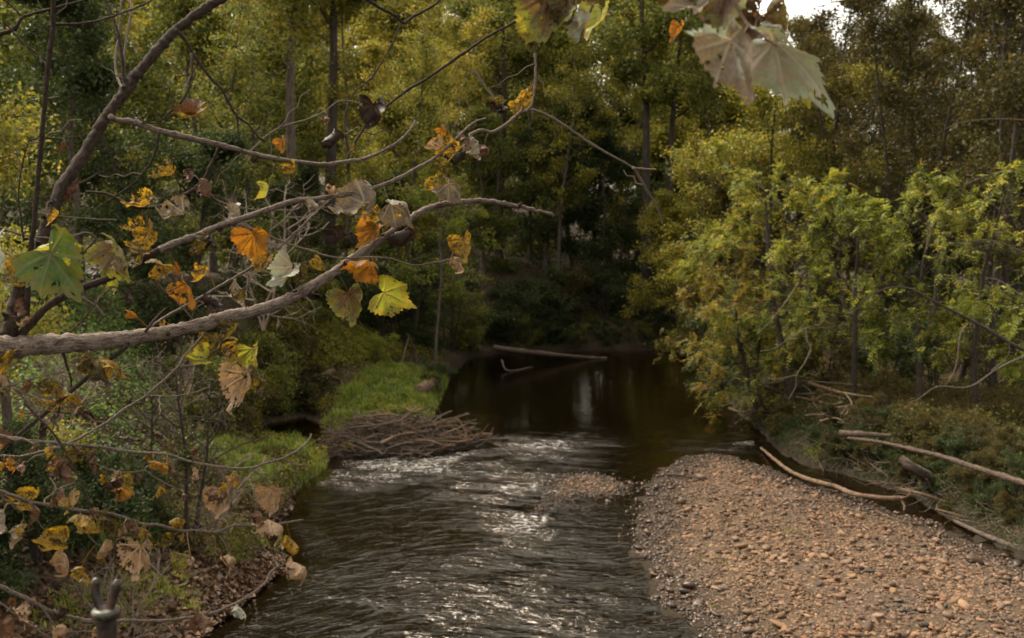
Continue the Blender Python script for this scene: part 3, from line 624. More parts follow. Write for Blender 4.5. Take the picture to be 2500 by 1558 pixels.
# trees on the far bank that show singly
tree('bole', 0, 716, 41, 'tall bare-boled tree with a crooked grey trunk on the far slope', 0.95, name='broadleaf_tree', leafm='leaf_yellow', scz=0.85)
tree('bole', 1, 800, 43, 'tall tree with a dark straight double-looking trunk beside the crooked grey one', 1.0, name='broadleaf_tree', leafm='leaf_green', barkm='bark_dark')
tree('bole', 0, 1578, 54, 'dark thick-trunked tall tree at the river bend, paired with a thinner one', 1.05, name='broadleaf_tree', leafm='leaf_green', barkm='bark_dark')
tree('bole', 1, 1622, 55, 'thinner dark trunk leaning close to the thick one at the river bend', 0.95, name='broadleaf_tree', leafm='leaf_green', barkm='bark_dark')
tree('bole', 1, 1215, 58, 'dark straight trunk rising from the shaded far bank below the hanging yellow leaf', 0.9, name='broadleaf_tree', leafm='leaf_green', barkm='bark_dark')
tree('tall', 2, 1400, 60, 'broad dark green tree overhanging the darkest part of the far bank', 0.8, name='broadleaf_tree', leafm='leaf_green')
tree('low', 1, 1480, 56, 'low dark green tree at the head of the pool', 0.9, name='understory_tree', leafm='leaf_dark')
tree('low', 2, 1330, 57, 'low shaded tree over the brown earth bank of the pool', 0.95, name='understory_tree', leafm='leaf_dark')
tree('low', 3, 1180, 55, 'low leafy tree on the far bank behind the shrubs', 0.9, name='understory_tree', leafm='leaf_green')
tree('low', 0, 1630, 58, 'low dim tree filling the bend of the creek', 0.95, name='understory_tree', leafm='leaf_dark')
tree('fork', 0, 1945, 42, 'yellow-green tree with a V-shaped dark trunk behind the overhanging thicket', 0.98, name='forked_tree', rot=0.4)
tree('fork', 0, 1740, 47, 'yellow-green spreading tree between the tall dark trunks and the V-shaped trunk', 0.9, name='forked_tree', rot=2.0, leafm='leaf_yellow')
tree('low', 1, 1660, 50, 'small yellow-green tree at the inner edge of the bend under the pale hanging twig', 0.75, name='understory_tree', leafm='leaf_yellow')
tree('low', 2, 1830, 46, 'rounded olive tree behind the top of the overhanging thicket', 0.85, name='understory_tree', leafm='leaf_olive')
# the slope on the west side
for i, (u, y, s, mt, lb) in enumerate(((330, 34, 1.05, 'green', 'dense green tree on the slope behind the diagonal limb'), (520, 38, 1.05, 'green', 'dense green tree on the slope under the short side branch'), (200, 27, 0.85, 'dark', 'dark leafy tree on the slope behind the thin upright stem'),
                                      (640, 44, 1.0, 'green', 'green tree on the slope just before the crooked grey trunk'), (900, 47, 1.0, 'yellow', 'yellow-green tree on the slope behind the curled dark leaf'), (1040, 52, 1.0, 'green', 'green tree on the slope behind the leafy branch tip'),
                                      (430, 30, 0.7, 'dark', 'dark low tree over the bare twigs on the slope'), (-60, 30, 1.0, 'green', 'green tree on the slope partly cut by the picture edge'), (760, 40, 0.6, 'dark', 'low dark tree under the curled ring-shaped leaf'), (980, 45, .7, 'dark', 'low dark green tree on the shaded slope behind the broken branch end'))):
    tree('low', i, u, y, lb, s, name='understory_tree', leafm='leaf_' + mt)
tree('slim', 1, 560, 36, 'slender dark tree standing on the west slope', 1.0, name='slender_tree', leafm='leaf_green'); tree('slim', 2, 1010, 44, 'slender dark tree behind the long pale branch', 1.0, name='slender_tree', leafm='leaf_yellow'); tree('slim', 3, 460, 32, 'slim trunk in the dark hollow behind the yellow leaves', 0.8, name='slender_tree', leafm='leaf_green')
y_ = 15.5
put_tree(make_tree(301, H=8.5, r0=0.10, cb=0.15, Rc=1.7, nprim=20, nleaf=15000, lsize=0.085, spread=0.15, leafm='leaf_yellow', elev=(10, 55)), ux(10, y_), y_, zg1(ux(10, y_), y_) - .1, 0.3, 1, 'young_maple', 'yellow-green young maple cut by the picture edge behind the thin upright stem', 'tree')
put_tree(make_tree(302, H=8.0, r0=0.07, cb=0.55, Rc=2.6, nprim=14, nleaf=5200, lsize=0.13, spread=0.12, leafm='leaf_lime', elev=(-5, 20), droop=0.3), ux(1060, 40), 40, zg1(ux(1060, 40), 40) - 0.1, 0.9, 1, 'young_maple', 'small tree with flat sprays of yellow leaves behind the branch tips', 'tree')
for i, (u, y, s) in enumerate(((520, 44, 1.0), (590, 48, 1.05), (850, 44, 1.1), (930, 50, 1.1), (1000, 47, 1.0), (1085, 52, 1.1), (1160, 56, 1.1), (1290, 58, 1.2), (1360, 55, 1.0), (1450, 60, 1.2), (1520, 57, 1.1), (250, 36, 1.0))):
    tree('slim', i, u, y, 'slender pale-stemmed tree standing among the leafy trees of the far slope', s, name='slender_tree', group='slender trees of the far slope', leafm='leaf_yellow', barkm='bark')
# shrubs along the far bank
for i, (u, v, y, s, mt, lb) in enumerate(((1010, 760, 45, 1.15, 'dark', 'dark green shrub on the point behind the two hanging leaves'), (1100, 780, 47, 1.35, 'green', 'rounded green shrub at the water edge of the far bank'), (1220, 800, 50, 1.35, 'dark', 'dark shrub above the long half-sunken log'),
                                          (1320, 810, 51, 1.35, 'dark', 'dark shrub at the middle of the far bank'), (1400, 820, 52, 1.2, 'olive', 'brownish shrub trailing to the water at the end of the log'), (1480, 830, 53, 1.2, 'dark', 'small dark shrub at the head of the pool'),
                                          (1560, 830, 55, 1.5, 'dark', 'wide dim shrub at the river bend'), (1650, 830, 54, 1.4, 'green', 'dim green shrub beyond the overhanging thicket'), (800, 850, 37, 0.8, 'green', 'olive shrub on the slope above the fallen log with roots'), (720, 870, 33, 0.8, 'olive', 'brownish shrub over the fallen log with roots'),
                                          (860, 800, 41, 1.1, 'dark', 'shaded shrub behind the small lime bush'), (940, 780, 43, 1.2, 'dark', 'deep green shrub up the slope from the lime bush'), (640, 830, 31, 1.0, 'green', 'leafy shrub on the slope below the thick branch'), (690, 800, 36, 1.1, 'green', 'leafy green shrub up the slope behind the fallen log with roots'), (760, 800, 40, 1.2, 'olive', 'olive shrub up the slope behind the lime bush'), (500, 800, 25, .9, 'green', 'green shrub under the thick branch on the vine-covered slope'), (580, 820, 29, .8, 'yellow', 'yellowing shrub under the thick branch beside the green one'), (560, 900, 27, 0.85, 'olive', 'thin reddish shrub over the bare saplings'))):
    tree('bush', i, u, y, lb, s, 'shrub', 'shrub', leafm='leaf_' + mt)
for i in range(13):
    u = 1150 + i * 46 + rt.uniform(-12, 12); p = hit(u, 852 + rt.uniform(-5, 3) + (14 if u < 1200 else 0))
    put_tree(V['bush'][i % 4], p[0], p[1] + 0.5, zg1(p[0], p[1] + .5) - 0.1, rt.uniform(0, 6), rt.uniform(0.45, 0.7), 'bank_shrub', 'small dim shrub trailing to the water along the far bank', 'shrub', 'shrubs along the far waterline', 'leaf_dark' if i % 3 else 'leaf_green')
tree('bush', 2, 921, 37, 'small bright lime green bush alone above the grassy point', 0.52, 'shrub', 'lime_bush', leafm='leaf_lime', scz=0.55)
tree('bush', 1, 1060, 36.5, 'small grey-green bush on the tip of the grassy point', 0.5, 'shrub', 'shrub', leafm='leaf_dark')
for u, y, s, lb in ((60, 14.5, 0.75, 'dark small-leaved evergreen shrub under the lowest twigs'), (190, 15.5, 0.8, 'dark evergreen shrub beside the strap leaves'), (330, 17, 0.6, 'low dark evergreen shrub at the foot of the bare saplings'), (-80, 13.5, 0.8, 'dark evergreen shrub cut by the picture edge')):
    tree('bush', int(u) % 4, u, y, lb, s, 'shrub', 'evergreen_shrub', leafm='leaf_dark')
# bare saplings on the near bank
for i, (u, y, h, lb) in enumerate(((437, 17.0, 3.6, 'dark bare sapling on the near bank, the thicker of two'), (458, 17.1, 3.2, 'thin reddish bare sapling touching the thicker dark one'), (350, 17.8, 2.3, 'short bare sapling behind the low twigs'))):
    put_tree(make_tree(310 + i, H=h, r0=0.04, cb=0.3, Rc=1.1, nprim=14, nleaf=160, lsize=0.06, spread=0.1, leafm='leaf_weed', barkm='bark_dark', elev=(20, 50), sub=(3, 2)), ux(u, y), y, zg1(ux(u, y), y), i, 1, 'bare_sapling', lb, 'sapling')
for i, (u, y, s, lb) in enumerate(((250, 13.5, .8, 'leafless tangle of fine twigs rising behind the lowest leaves'), (520, 17.5, 1.0, 'leafless tangle of fine twigs beside the green grass mound'), (120, 18, 1.2, 'leafless tangle of fine twigs against the green vines'), (420, 22, 1.3, 'leafless tangle of fine twigs under the thick limb'))):
    x_ = ux(u, y); put_tree(make_tree(330 + i, H=2.0, r0=0.025, cb=0.1, Rc=1.0, nprim=20, nleaf=70, lsize=0.07, spread=0.05, leafm='leaf_weed', barkm='twig', elev=(15, 65), stems=3, wob=0.12, sub=(4, 3)), x_, y, zg1(x_, y) - .1, 0, s, 'bare_shrub', lb, 'shrub')
put_tree(make_tree(320, H=2.6, r0=0.03, cb=0.1, Rc=1.3, nprim=22, nleaf=0, barkm='twig', elev=(10, 60), stems=3, wob=0.12, sub=(4, 3)), ux(640, 19), 19, 4.4, 0, 1, 'bare_shrub', 'leafless shrub of tangled pale twigs below the side branch', 'shrub')
# the thicket over the water on the east bank: compound leaves
def thick(seed, u, y, H, Rc, n, label, lean, mat='leaf_pinnate', cb=0.22, r0=0.11, **kw):
    x = ux(u, y)
    put_tree(make_tree(seed, H=H, r0=r0, cb=cb, Rc=Rc, nprim=20, nleaf=n, lsize=0.36, spread=0.1, pin=True, lean=lean, elev=(-8, 45), leafm=mat, barkm='bark_dark', droop=0.15, sub=(4, 3), clump=0.35, **kw), x, y, zg1(x, y) - 0.1, 0, 1, 'walnut_tree', label, 'tree')
thick(401, 1950, 29.3, 7.2, 2.7, 2711, 'leafy walnut with the thick dark trunk, its crown leaning out over the pool', (-0.13, 0), cb=0.38, r0=0.14)
thick(402, 2090, 28.3, 6.0, 2.1, 1908, 'walnut of compound leaves between the thick dark trunk and the pale one', (-0.05, 0), cb=0.34)
thick(403, 2255, 27.5, 6.6, 2.0, 1707, 'walnut with a grey trunk standing above the pole log', (-0.03, 0), cb=0.4)
thick(404, 1880, 30.5, 4.6, 3.1, 2008, 'low orange-tinged walnut thicket reaching farthest over the water', (-0.55, -0.05), 'leaf_orange', cb=0.35)
thick(405, 1890, 30.5, 3.2, 1.5, 1506, 'low green walnut bush drooping to the water below the thicket', (-0.3, 0), 'leaf_pinnate', cb=0.15)
thick(406, 2540, 25.0, 5.6, 1.5, 1104, 'walnut with bright green sprays at the picture edge', (-0.05, 0), 'leaf_lime', cb=0.35)
thick(407, 2395, 26.6, 7.0, 1.1, 259, 'walnut with a pale straight bare trunk in front of the dark wood', (-0.02, 0), 'leaf_pinnate', cb=0.5, r0=0.10)
# slim trees of the east wood
lb = 'slim dark tree in the crowded wood behind the thicket'
sl_ = [(2040, 40, .95), (2110, 44, 1.0), (2160, 36, 1.0), (2215, 38, 1.05), (2235, 46, .95), (2290, 34, 1.0), (2340, 31, 1.05), (2375, 42, 1.1), (2410, 33, 1.0), (2440, 29, 1.05), (2480, 36, 1.1), (2500, 30, 1.0), (2560, 33, 1.1), (2600, 40, 1.2), (2180, 50, 1.0), (2310, 48, 1.1), (2060, 52, .9), (2420, 50, 1.15), (2530, 44, 1.15), (2020, 58, 1.25), (2075, 62, 1.2), (2120, 56, 1.2), (2190, 60, 1.25), (2260, 58, 1.2), (2000, 48, 1.05), (2330, 62, 1.3), (2140, 40, 1.0), (2235, 50, 1.35), (2215, 62, 1.35), (2050, 50, 1.25), (2270, 44, 1.1), (2030, 42, 1.2)]
for i, (u, y, s) in enumerate(sl_):
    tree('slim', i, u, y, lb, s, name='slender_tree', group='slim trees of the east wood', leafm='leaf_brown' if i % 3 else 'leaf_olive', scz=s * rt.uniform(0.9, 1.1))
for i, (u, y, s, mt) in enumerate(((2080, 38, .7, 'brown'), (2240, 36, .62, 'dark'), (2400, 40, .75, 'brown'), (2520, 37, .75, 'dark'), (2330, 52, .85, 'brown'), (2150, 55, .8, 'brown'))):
    tree('low', i, u, y, 'low bushy tree filling the shade of the crowded wood' , s, name='understory_tree', group='bushy trees of the east wood', leafm='leaf_' + mt)
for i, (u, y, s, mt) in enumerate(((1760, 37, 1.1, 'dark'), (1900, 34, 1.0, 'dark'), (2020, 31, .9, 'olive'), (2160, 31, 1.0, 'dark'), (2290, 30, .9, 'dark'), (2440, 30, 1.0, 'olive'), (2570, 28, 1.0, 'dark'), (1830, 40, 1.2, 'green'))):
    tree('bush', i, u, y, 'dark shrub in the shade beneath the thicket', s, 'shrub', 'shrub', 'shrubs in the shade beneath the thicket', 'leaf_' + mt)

for i in range(16):
    f_ = i / 15; u = 1905 + f_ * 560 + rt.uniform(-15, 15); v = 1068 + f_ * 215 + rt.uniform(-14, 8); p = hit(u, v - 14)
    put_tree(V['bush'][i % 4], p[0], p[1], zg1(p[0], p[1]) - 0.15, rt.uniform(0, 6), rt.uniform(0.22, 0.38), 'bank_shrub', 'low tangled shrub on the lip of the cut bank above the side channel', 'shrub', 'tangled shrubs on the lip of the cut bank', 'leaf_dark' if i % 3 else 'leaf_weed')
for i in range(18):
    u = 2040 + (i % 9) * 58 + rt.uniform(-20, 20); v = (1040 if i < 9 else 1110) + (i % 9) * 12 + rt.uniform(-15, 15); p = hit(u, v)
    put_tree(V['bush'][i % 4], p[0], p[1], zg1(p[0], p[1]) - 0.1, rt.uniform(0, 6), rt.uniform(0.28, 0.45), 'bank_shrub', 'brownish waist-high brush among the weeds round the long pole log', 'shrub', 'brush among the weeds round the pole log', ('leaf_brown', 'leaf_weed', 'leaf_dark')[i % 3], scz=rt.uniform(0.25, 0.4))
# bent and dead stems in the thicket
def stem_from(uvs, y0, y1, r0, r1, mat, mb, rng, sides=7, n=None):
    k_ = len(uvs); ds = np.linspace(y0, y1, k_); p = np.array([P(u, v, d_) for (u, v), d_ in zip(uvs, ds)])
    n = n or k_ * 5; q = spline(p, n); tube(mb, q, np.linspace(r0, r1, n), sides, 0.5, 0.05, rng); return q
def deadwood(name, label, cat, main, y0, y1, r0, r1, mat, sides=(), group=None, part='stem'):
    r_ = np.random.default_rng(len(label) * 7 + int(main[0][0])); mb = MB(); q = stem_from(main, y0, y1, r0, r1, mat, mb, r_)
    root = thing(name, label, cat, tuple(q[0]), group)
    link(part, mb.mesh(part, M[mat], q[0]), parent=root)
    for uv, ya, yb, ra in sides:
        m2 = MB(); stem_from(uv, ya, yb, ra, ra * 0.35, mat, m2, r_, 5); link('side_branch', m2.mesh('side_branch', M[mat], q[0]), parent=root)
    return root
deadwood('leaning_sapling', 'dark leaning sapling arching over the thicket to a pale drooping tip', 'sapling', [(2560, 880), (2470, 840), (2386, 790), (2276, 734), (2228, 707), (2180, 702), (2125, 721), (2084, 762), (2056, 793), (2039, 806)], 23.5, 24.2, 0.050, 0.010, 'bark_dark',
         [([(2208, 705), (2196, 680), (2152, 624)], 24, 24, .014), ([(2196, 682), (2235, 660)], 24, 24, .01), ([(2139, 710), (2165, 755), (2188, 802)], 24, 24, .014), ([(2262, 735), (2275, 775), (2270, 820)], 24, 24, .016), ([(2440, 815), (2350, 775), (2250, 765), (2190, 810)], 24, 24.5, .022)])
deadwood('dead_branch', 'long pale bare branch sagging across the weedy bank under the trees', 'branch', [(2540, 850), (2500, 869), (2435, 900), (2366, 944), (2290, 944), (2245, 972), (2220, 985)], 23, 23.6, 0.022, 0.007, 'bark_pale', [([(2420, 905), (2460, 870), (2465, 835)], 23.2, 23.3, .01), ([(2290, 944), (2262, 935)], 23.3, 23.3, .008)])
deadwood('dead_branch', 'pale crooked bare branch hanging down before the thick dark trunk', 'branch', [(1968, 800), (1970, 830), (1979, 850), (1965, 885), (1945, 915), (1942, 945), (1925, 975)], 24.5, 24.5, 0.018, 0.006, 'bark_pale', [([(1968, 800), (1930, 825), (1890, 850), (1855, 858)], 24.5, 25, .014), ([(1945, 915), (1900, 925), (1860, 922)], 24.5, 24.6, .01), ([(1968, 800), (2020, 800), (2045, 795)], 24.5, 24.3, .008)])
deadwood('dead_branch', 'pale slanting dead branch poking from the leaves of the overhanging thicket', 'branch', [(1950, 690), (1920, 735), (1880, 785), (1850, 815)], 24.6, 25.2, 0.02, 0.008, 'bark_pale')
deadwood('dead_branch', 'pale twig dropping straight beside the grey walnut trunk', 'branch', [(2363, 790), (2345, 815), (2338, 870), (2330, 905), (2310, 940)], 23.6, 23.6, 0.02, 0.005, 'bark_pale')
deadwood('dead_branch', 'bleached forked twig showing white against the dark wood', 'branch', [(2500, 725), (2470, 705), (2440, 685), (2405, 677)], 23, 23.2, 0.018, 0.006, 'bark_pale', [([(2440, 685), (2430, 700), (2450, 712)], 23, 23, .008), ([(2460, 700), (2485, 690), (2500, 695)], 23, 23, .008)])
deadwood('bare_limb', 'long bare dark limb crossing high in front of the crowded wood', 'branch', [(2560, 410), (2500, 418), (2440, 420), (2360, 450), (2300, 490), (2210, 530)], 27, 28, 0.03, 0.008, 'bark', [([(2440, 420), (2400, 450), (2330, 480)], 27, 27.5, .012)])
deadwood('bare_limb', 'bare limb running nearly level under the sky gap of the crowded wood', 'branch', [(2560, 300), (2480, 292), (2400, 292), (2330, 305), (2290, 325)], 27, 28, 0.022, 0.007, 'bark')
deadwood('bare_limb', 'arching bare limb above the bright green sprays of the thicket', 'branch', [(2560, 660), (2500, 618), (2440, 592), (2380, 587), (2320, 597)], 24, 24.5, 0.024, 0.008, 'bark', [([(2440, 592), (2380, 607), (2320, 630), (2270, 640)], 24, 24.5, .012)])

# ------------------------------------------------------------------ driftwood and logs
def log(name, label, cat, uvz, r0, r1, mat='drift', rough=0.10, sides=8, extra=(), group=None, onland=False):
    """a log or stick whose axis runs through points of the land: (u, v, height of the axis)"""
    p = np.array([hit(u, v - 4) + np.array([0, 0, z + r0 * 0.5]) if onland else G(u, v, z) for u, v, z in uvz]); r_ = np.random.default_rng(int(abs(uvz[0][0]) * 3 + uvz[0][1])); n = max(10, len(p) * 5)
    mb = MB(); q = spline(p, n); tube(mb, q, np.linspace(r0, r1, n), sides, r_.uniform(), rough, r_)
    root = thing(name, label, cat, tuple(q[0]), group); link('stem', mb.mesh('stem', M[mat], q[0]), parent=root)
    for ex in extra:
        m2 = MB(); e = np.array([hit(u, v - 4) + np.array([0, 0, z]) if onland else G(u, v, z) for u, v, z in ex[0]]); e = spline(e, 10); tube(m2, e, np.linspace(ex[1], ex[1] * 0.4, 10), 6, 0.5, 0.1, r_)
        link('branch_stub', m2.mesh('branch_stub', M[mat], q[0]), parent=root)
log('driftwood_branch', 'long curved tan branch lying along the side channel edge of the gravel', 'driftwood', [(1858, 1094, .05), (1895, 1125, .12), (1925, 1148, .12), (1960, 1165, .16), (2000, 1178, .2), (2040, 1188, .2), (2080, 1205, .2), (2120, 1212, .2), (2160, 1217, .2), (2200, 1217, .2)], 0.035, 0.062, 'drift',
    extra=[([(2198, 1217, .2), (2215, 1212, .3), (2224, 1197, .4)], .03), ([(2198, 1217, .2), (2208, 1235, .08), (2206, 1248, .0)], .04), ([(2030, 1188, .2), (2028, 1175, .32), (2010, 1170, .36)], .015)])
log('pole_log', 'long straight grey pole log lying on the weedy bank', 'log', [(2070, 1070, 1.25), (2150, 1080, 1.3), (2230, 1098, 1.3), (2310, 1118, 1.25), (2400, 1148, 1.2), (2500, 1180, 1.15), (2620, 1225, 1.1)], 0.035, 0.075, 'bark_log')
log('log', 'short broken brown log end resting on top of the long pole log', 'log', [(2050, 1058, 1.3), (2100, 1060, 1.33), (2175, 1064, 1.33)], 0.08, 0.05, 'bark_log')
log('log', 'thick mossy half-buried log slanting down the cut bank', 'log', [(2200, 1120, 1.0), (2225, 1140, .85), (2265, 1165, .5), (2295, 1195, .16), (2305, 1215, .0)], 0.10, 0.17, 'bark')
log('driftwood_branch', 'dark grey branch lying along the foot of the cut bank', 'driftwood', [(2200, 1196, .18), (2260, 1208, .2), (2320, 1230, .15), (2380, 1255, .1)], 0.045, 0.02, 'drift')
log('driftwood_branch', 'slender dark pole half afloat in the side channel', 'driftwood', [(2330, 1272, .05), (2400, 1305, .07), (2450, 1325, .06), (2520, 1350, .05)], 0.035, 0.06, 'bark')
log('driftwood_stick', 'thin pale stick at the water edge of the side channel', 'driftwood', [(2140, 1248, .12), (2180, 1265, .12), (2230, 1278, .1), (2290, 1278, .03)], 0.016, 0.008, 'drift')
log('driftwood_stick', 'short forked pale stick stuck in the bank foot roots', 'driftwood', [(2285, 1243, .2), (2330, 1255, .2), (2385, 1272, .12)], 0.022, 0.012, 'drift')
log('driftwood_stick', 'pale twig leaning steeply on the cut bank beside the half-buried log', 'driftwood', [(2262, 1170, .75), (2280, 1200, .4), (2330, 1225, .15)], 0.014, 0.008, 'bark_pale')
log('sunken_log', 'long straight brown log sloping into the pool from the far bank', 'log', [(1205, 848, .9), (1260, 856, .7), (1340, 865, .38), (1420, 872, .12), (1480, 876, -.02)], 0.13, 0.07, 'bark_log')
log('driftwood_branch', 'thin dead limb trailing in the pool under the long brown log', 'driftwood', [(1225, 880, .35), (1240, 905, .05), (1300, 896, .02)], 0.05, 0.02, 'bark')
log('root_log', 'pale fallen log with a splayed root end beside the backwater', 'log', [(650, 935, .08), (720, 936, .1), (780, 930, .12), (815, 925, .15)], 0.08, 0.13, 'drift', onland=True,
    extra=[([(805, 928, .1), (830, 940, .12), (838, 955, .05)], .06), ([(800, 930, .15), (812, 928, .35), (808, 926, .6)], .05), ([(790, 930, .1), (770, 960, .1), (720, 970, .05)], .05), ([(800, 930, .1), (790, 985, .1), (740, 995, .08)], .05), ([(700, 936, .1), (730, 955, .12), (790, 965, .1)], .035)])
log('driftwood_stick', 'dark stub of driftwood stranded near the upper tip of the gravel', 'driftwood', [(1630, 1158, .08), (1655, 1160, .14), (1695, 1168, .1)], 0.035, 0.02, 'bark_dark')
log('driftwood_stick', 'small upright snag stub standing at the upper tip of the gravel', 'driftwood', [(1652, 1165, .05), (1654, 1150, .2), (1657, 1140, .33)], 0.022, 0.012, 'drift')
log('stump', 'short thick brown stump chunk lying on the tip of the grassy point', 'log', [(1022, 975, .12), (1040, 965, .14), (1066, 955, .16)], 0.22, 0.19, 'drift', 0.06, onland=True)
log('leaning_snag', 'pale dead stick leaning to its twin on the slope above the point', 'driftwood', [(982, 888, .0), (990, 886, .5), (1000, 884, 1.0)], 0.05, 0.03, 'drift', onland=True)
log('leaning_snag', 'pale dead stick propped across from its twin above the point', 'driftwood', [(1018, 888, .0), (1012, 886, .5), (996, 884, 1.05)], 0.05, 0.03, 'drift', onland=True)
# snags of the east bank
bank = [([(1835, 985, .5), (1900, 995, .6), (1990, 1005, .8)], .07), ([(1850, 1010, .35), (1930, 1003, .6), (2030, 1030, .7)], .06), ([(1905, 1040, .1), (1908, 1012, .5), (1925, 990, .8)], .035), ([(1960, 985, .9), (1980, 1000, .8), (1985, 1025, .5)], .035), ([(1820, 1000, .3), (1880, 1020, .3), (1960, 1022, .6)], .05),
        ([(1975, 985, 1.0), (2060, 1010, .9), (2130, 1020, .9)], .07), ([(1880, 975, .8), (1960, 980, 1.0), (2080, 995, 1.1)], .06), ([(2065, 1055, .7), (2078, 1035, .9), (2062, 1018, 1.1)], .04), ([(1840, 1030, .15), (1890, 1035, .25), (1950, 1045, .5)], .04), ([(1790, 1012, .05), (1830, 1000, .35), (1875, 985, .6)], .04)]
rb_ = np.random.default_rng(71)
for i in range(34):
    u = rb_.uniform(1800, 2110); v = 985 + (u - 1800) * 0.12 + rb_.uniform(-5, 55); a = rb_.normal() * 0.5; l = rb_.uniform(40, 120)
    bank.append(([(u - l / 2 * math.cos(a), v - l / 3 * math.sin(a), rb_.uniform(.1, .9)), (u, v + rb_.uniform(-6, 6), rb_.uniform(.3, 1.1)), (u + l / 2 * math.cos(a), v + l / 3 * math.sin(a), rb_.uniform(.1, 1.0))], rb_.uniform(.02, .05)))
for i, (q, r) in enumerate(bank):
    log('driftwood_branch', 'dark weathered branch tangled in the snag heap at the bank corner', 'driftwood', [(u, v, z * 0.45 + 0.08) for u, v, z in q], r * 0.8, r * 0.4, 'drift' if i % 3 else 'bark', onland=True, group='branches of the snag heap at the bank corner')
# the stick jam
rj = np.random.default_rng(61)
JAM = poly([(760, 1118), (900, 1116), (1017, 1116), (1120, 1098), (1200, 1086), (1130, 1062), (1050, 1035), (985, 1005), (930, 1020), (880, 1050), (800, 1080)])
def jam_h(x, y): return 0.55 * sst(-0.1, 1.0, -sd(JAM, x, y))
pj = inpoly(JAM, 700, rj); pj = pj[np.argsort(pj[:, 1] + rj.normal(size=700) * 1.4)[:292]]
for i, (x, y) in enumerate(pj):
    big = i % 7 == 0; L = rj.uniform(1.1, 2.0) if big else rj.uniform(0.5, 1.2); r0 = rj.uniform(0.03, 0.05) if big else rj.uniform(0.010, 0.024)
    a = rj.normal() * 0.65 + (0.15 if i % 2 else -0.25) + (math.pi if rj.uniform() < 0.5 else 0); e = rj.normal() * 0.13 + 0.03
    if i % 11 == 3: e = rj.uniform(0.4, 0.8); L = min(L, 0.9)
    d_ = np.array([math.cos(a) * math.cos(e), math.sin(a) * math.cos(e), math.sin(e)])
    c = np.array([x, y, 0.05 + float(jam_h(np.array([x]), np.array([y]))[0]) * rj.uniform(0.6, 1.3) + 0.03])
    mb = MB(); q = grow(rj, c - d_ * L / 2, d_, L, 5, 0.16); tube(mb, q, np.linspace(r0, r0 * 0.5, 6), 6, rj.uniform(), 0.12, rj)
    pale = i % 5 == 0
    o = link('stick', mb.mesh('stick', M['bark' if i % 3 == 0 else 'drift'], c), tuple(c))
    tag(o, 'weathered stick lodged among many others in the jam across the creek', 'stick', 'sticks of the jam across the creek')
mb = MB(); pd = inpoly(JAM, 900, rj)
for x, y in pd:
    a = rj.normal() * 0.6; L = rj.uniform(0.2, 0.6); h = float(jam_h(np.array([x]), np.array([y]))[0]) * rj.uniform(0, 0.9) + 0.03; d_ = np.array([math.cos(a), math.sin(a), rj.normal() * 0.25]) * L / 2; c = np.array([x, y, h])
    tube(mb, np.array([c - d_, c + d_]), np.array([.010, .006]), 4, rj.uniform(), 0, rj, cap=False)
leaves(mb, np.column_stack([pd, jam_h(pd[:, 0], pd[:, 1]) * rj.uniform(0.5, 1.0, len(pd)) + 0.03]), 0.10, rj, 1.0)
gx = np.linspace(JAM[:, 0].min() - .2, JAM[:, 0].max() + .2, 60); gy = np.linspace(JAM[:, 1].min() - .2, JAM[:, 1].max() + .2, 60); GX, GY = np.meshgrid(gx, gy)
grid_mesh(mb, gx, gy, jam_h(GX, GY) * 0.55 - 0.12 + rj.normal(size=GX.shape) * 0.03, 0.1, np.stack([GX, GY, GX * 0], -1) * 6)
tag(link('driftwood_debris', mb.mesh('driftwood_debris', M['bark_dark'])), 'matted twigs and bark filling the stick jam', 'debris', kind='stuff')
# roots and dead twigs under the cut bank
mb = MB()
for i in range(260):
    u, v = rj.uniform(1960, 2480), 0; v = 1085 + (u - 1960) * 0.40 + rj.normal() * 16
    p = hit(u, v); q = grow(rj, p + np.array([0, 0, rj.uniform(0, .25)]), rj.normal(size=3) + np.array([-0.6, -0.3, -0.1]), rj.uniform(.25, .9), 5, 0.2)
    tube(mb, q, np.linspace(rj.uniform(.005, .012), .003, 6), 4, rj.uniform(), 0, rj, cap=False)
tag(link('root_tangle', mb.mesh('root_tangle', M['twig'])), 'loose roots and dead twigs hanging from the cut bank', 'roots', kind='stuff')
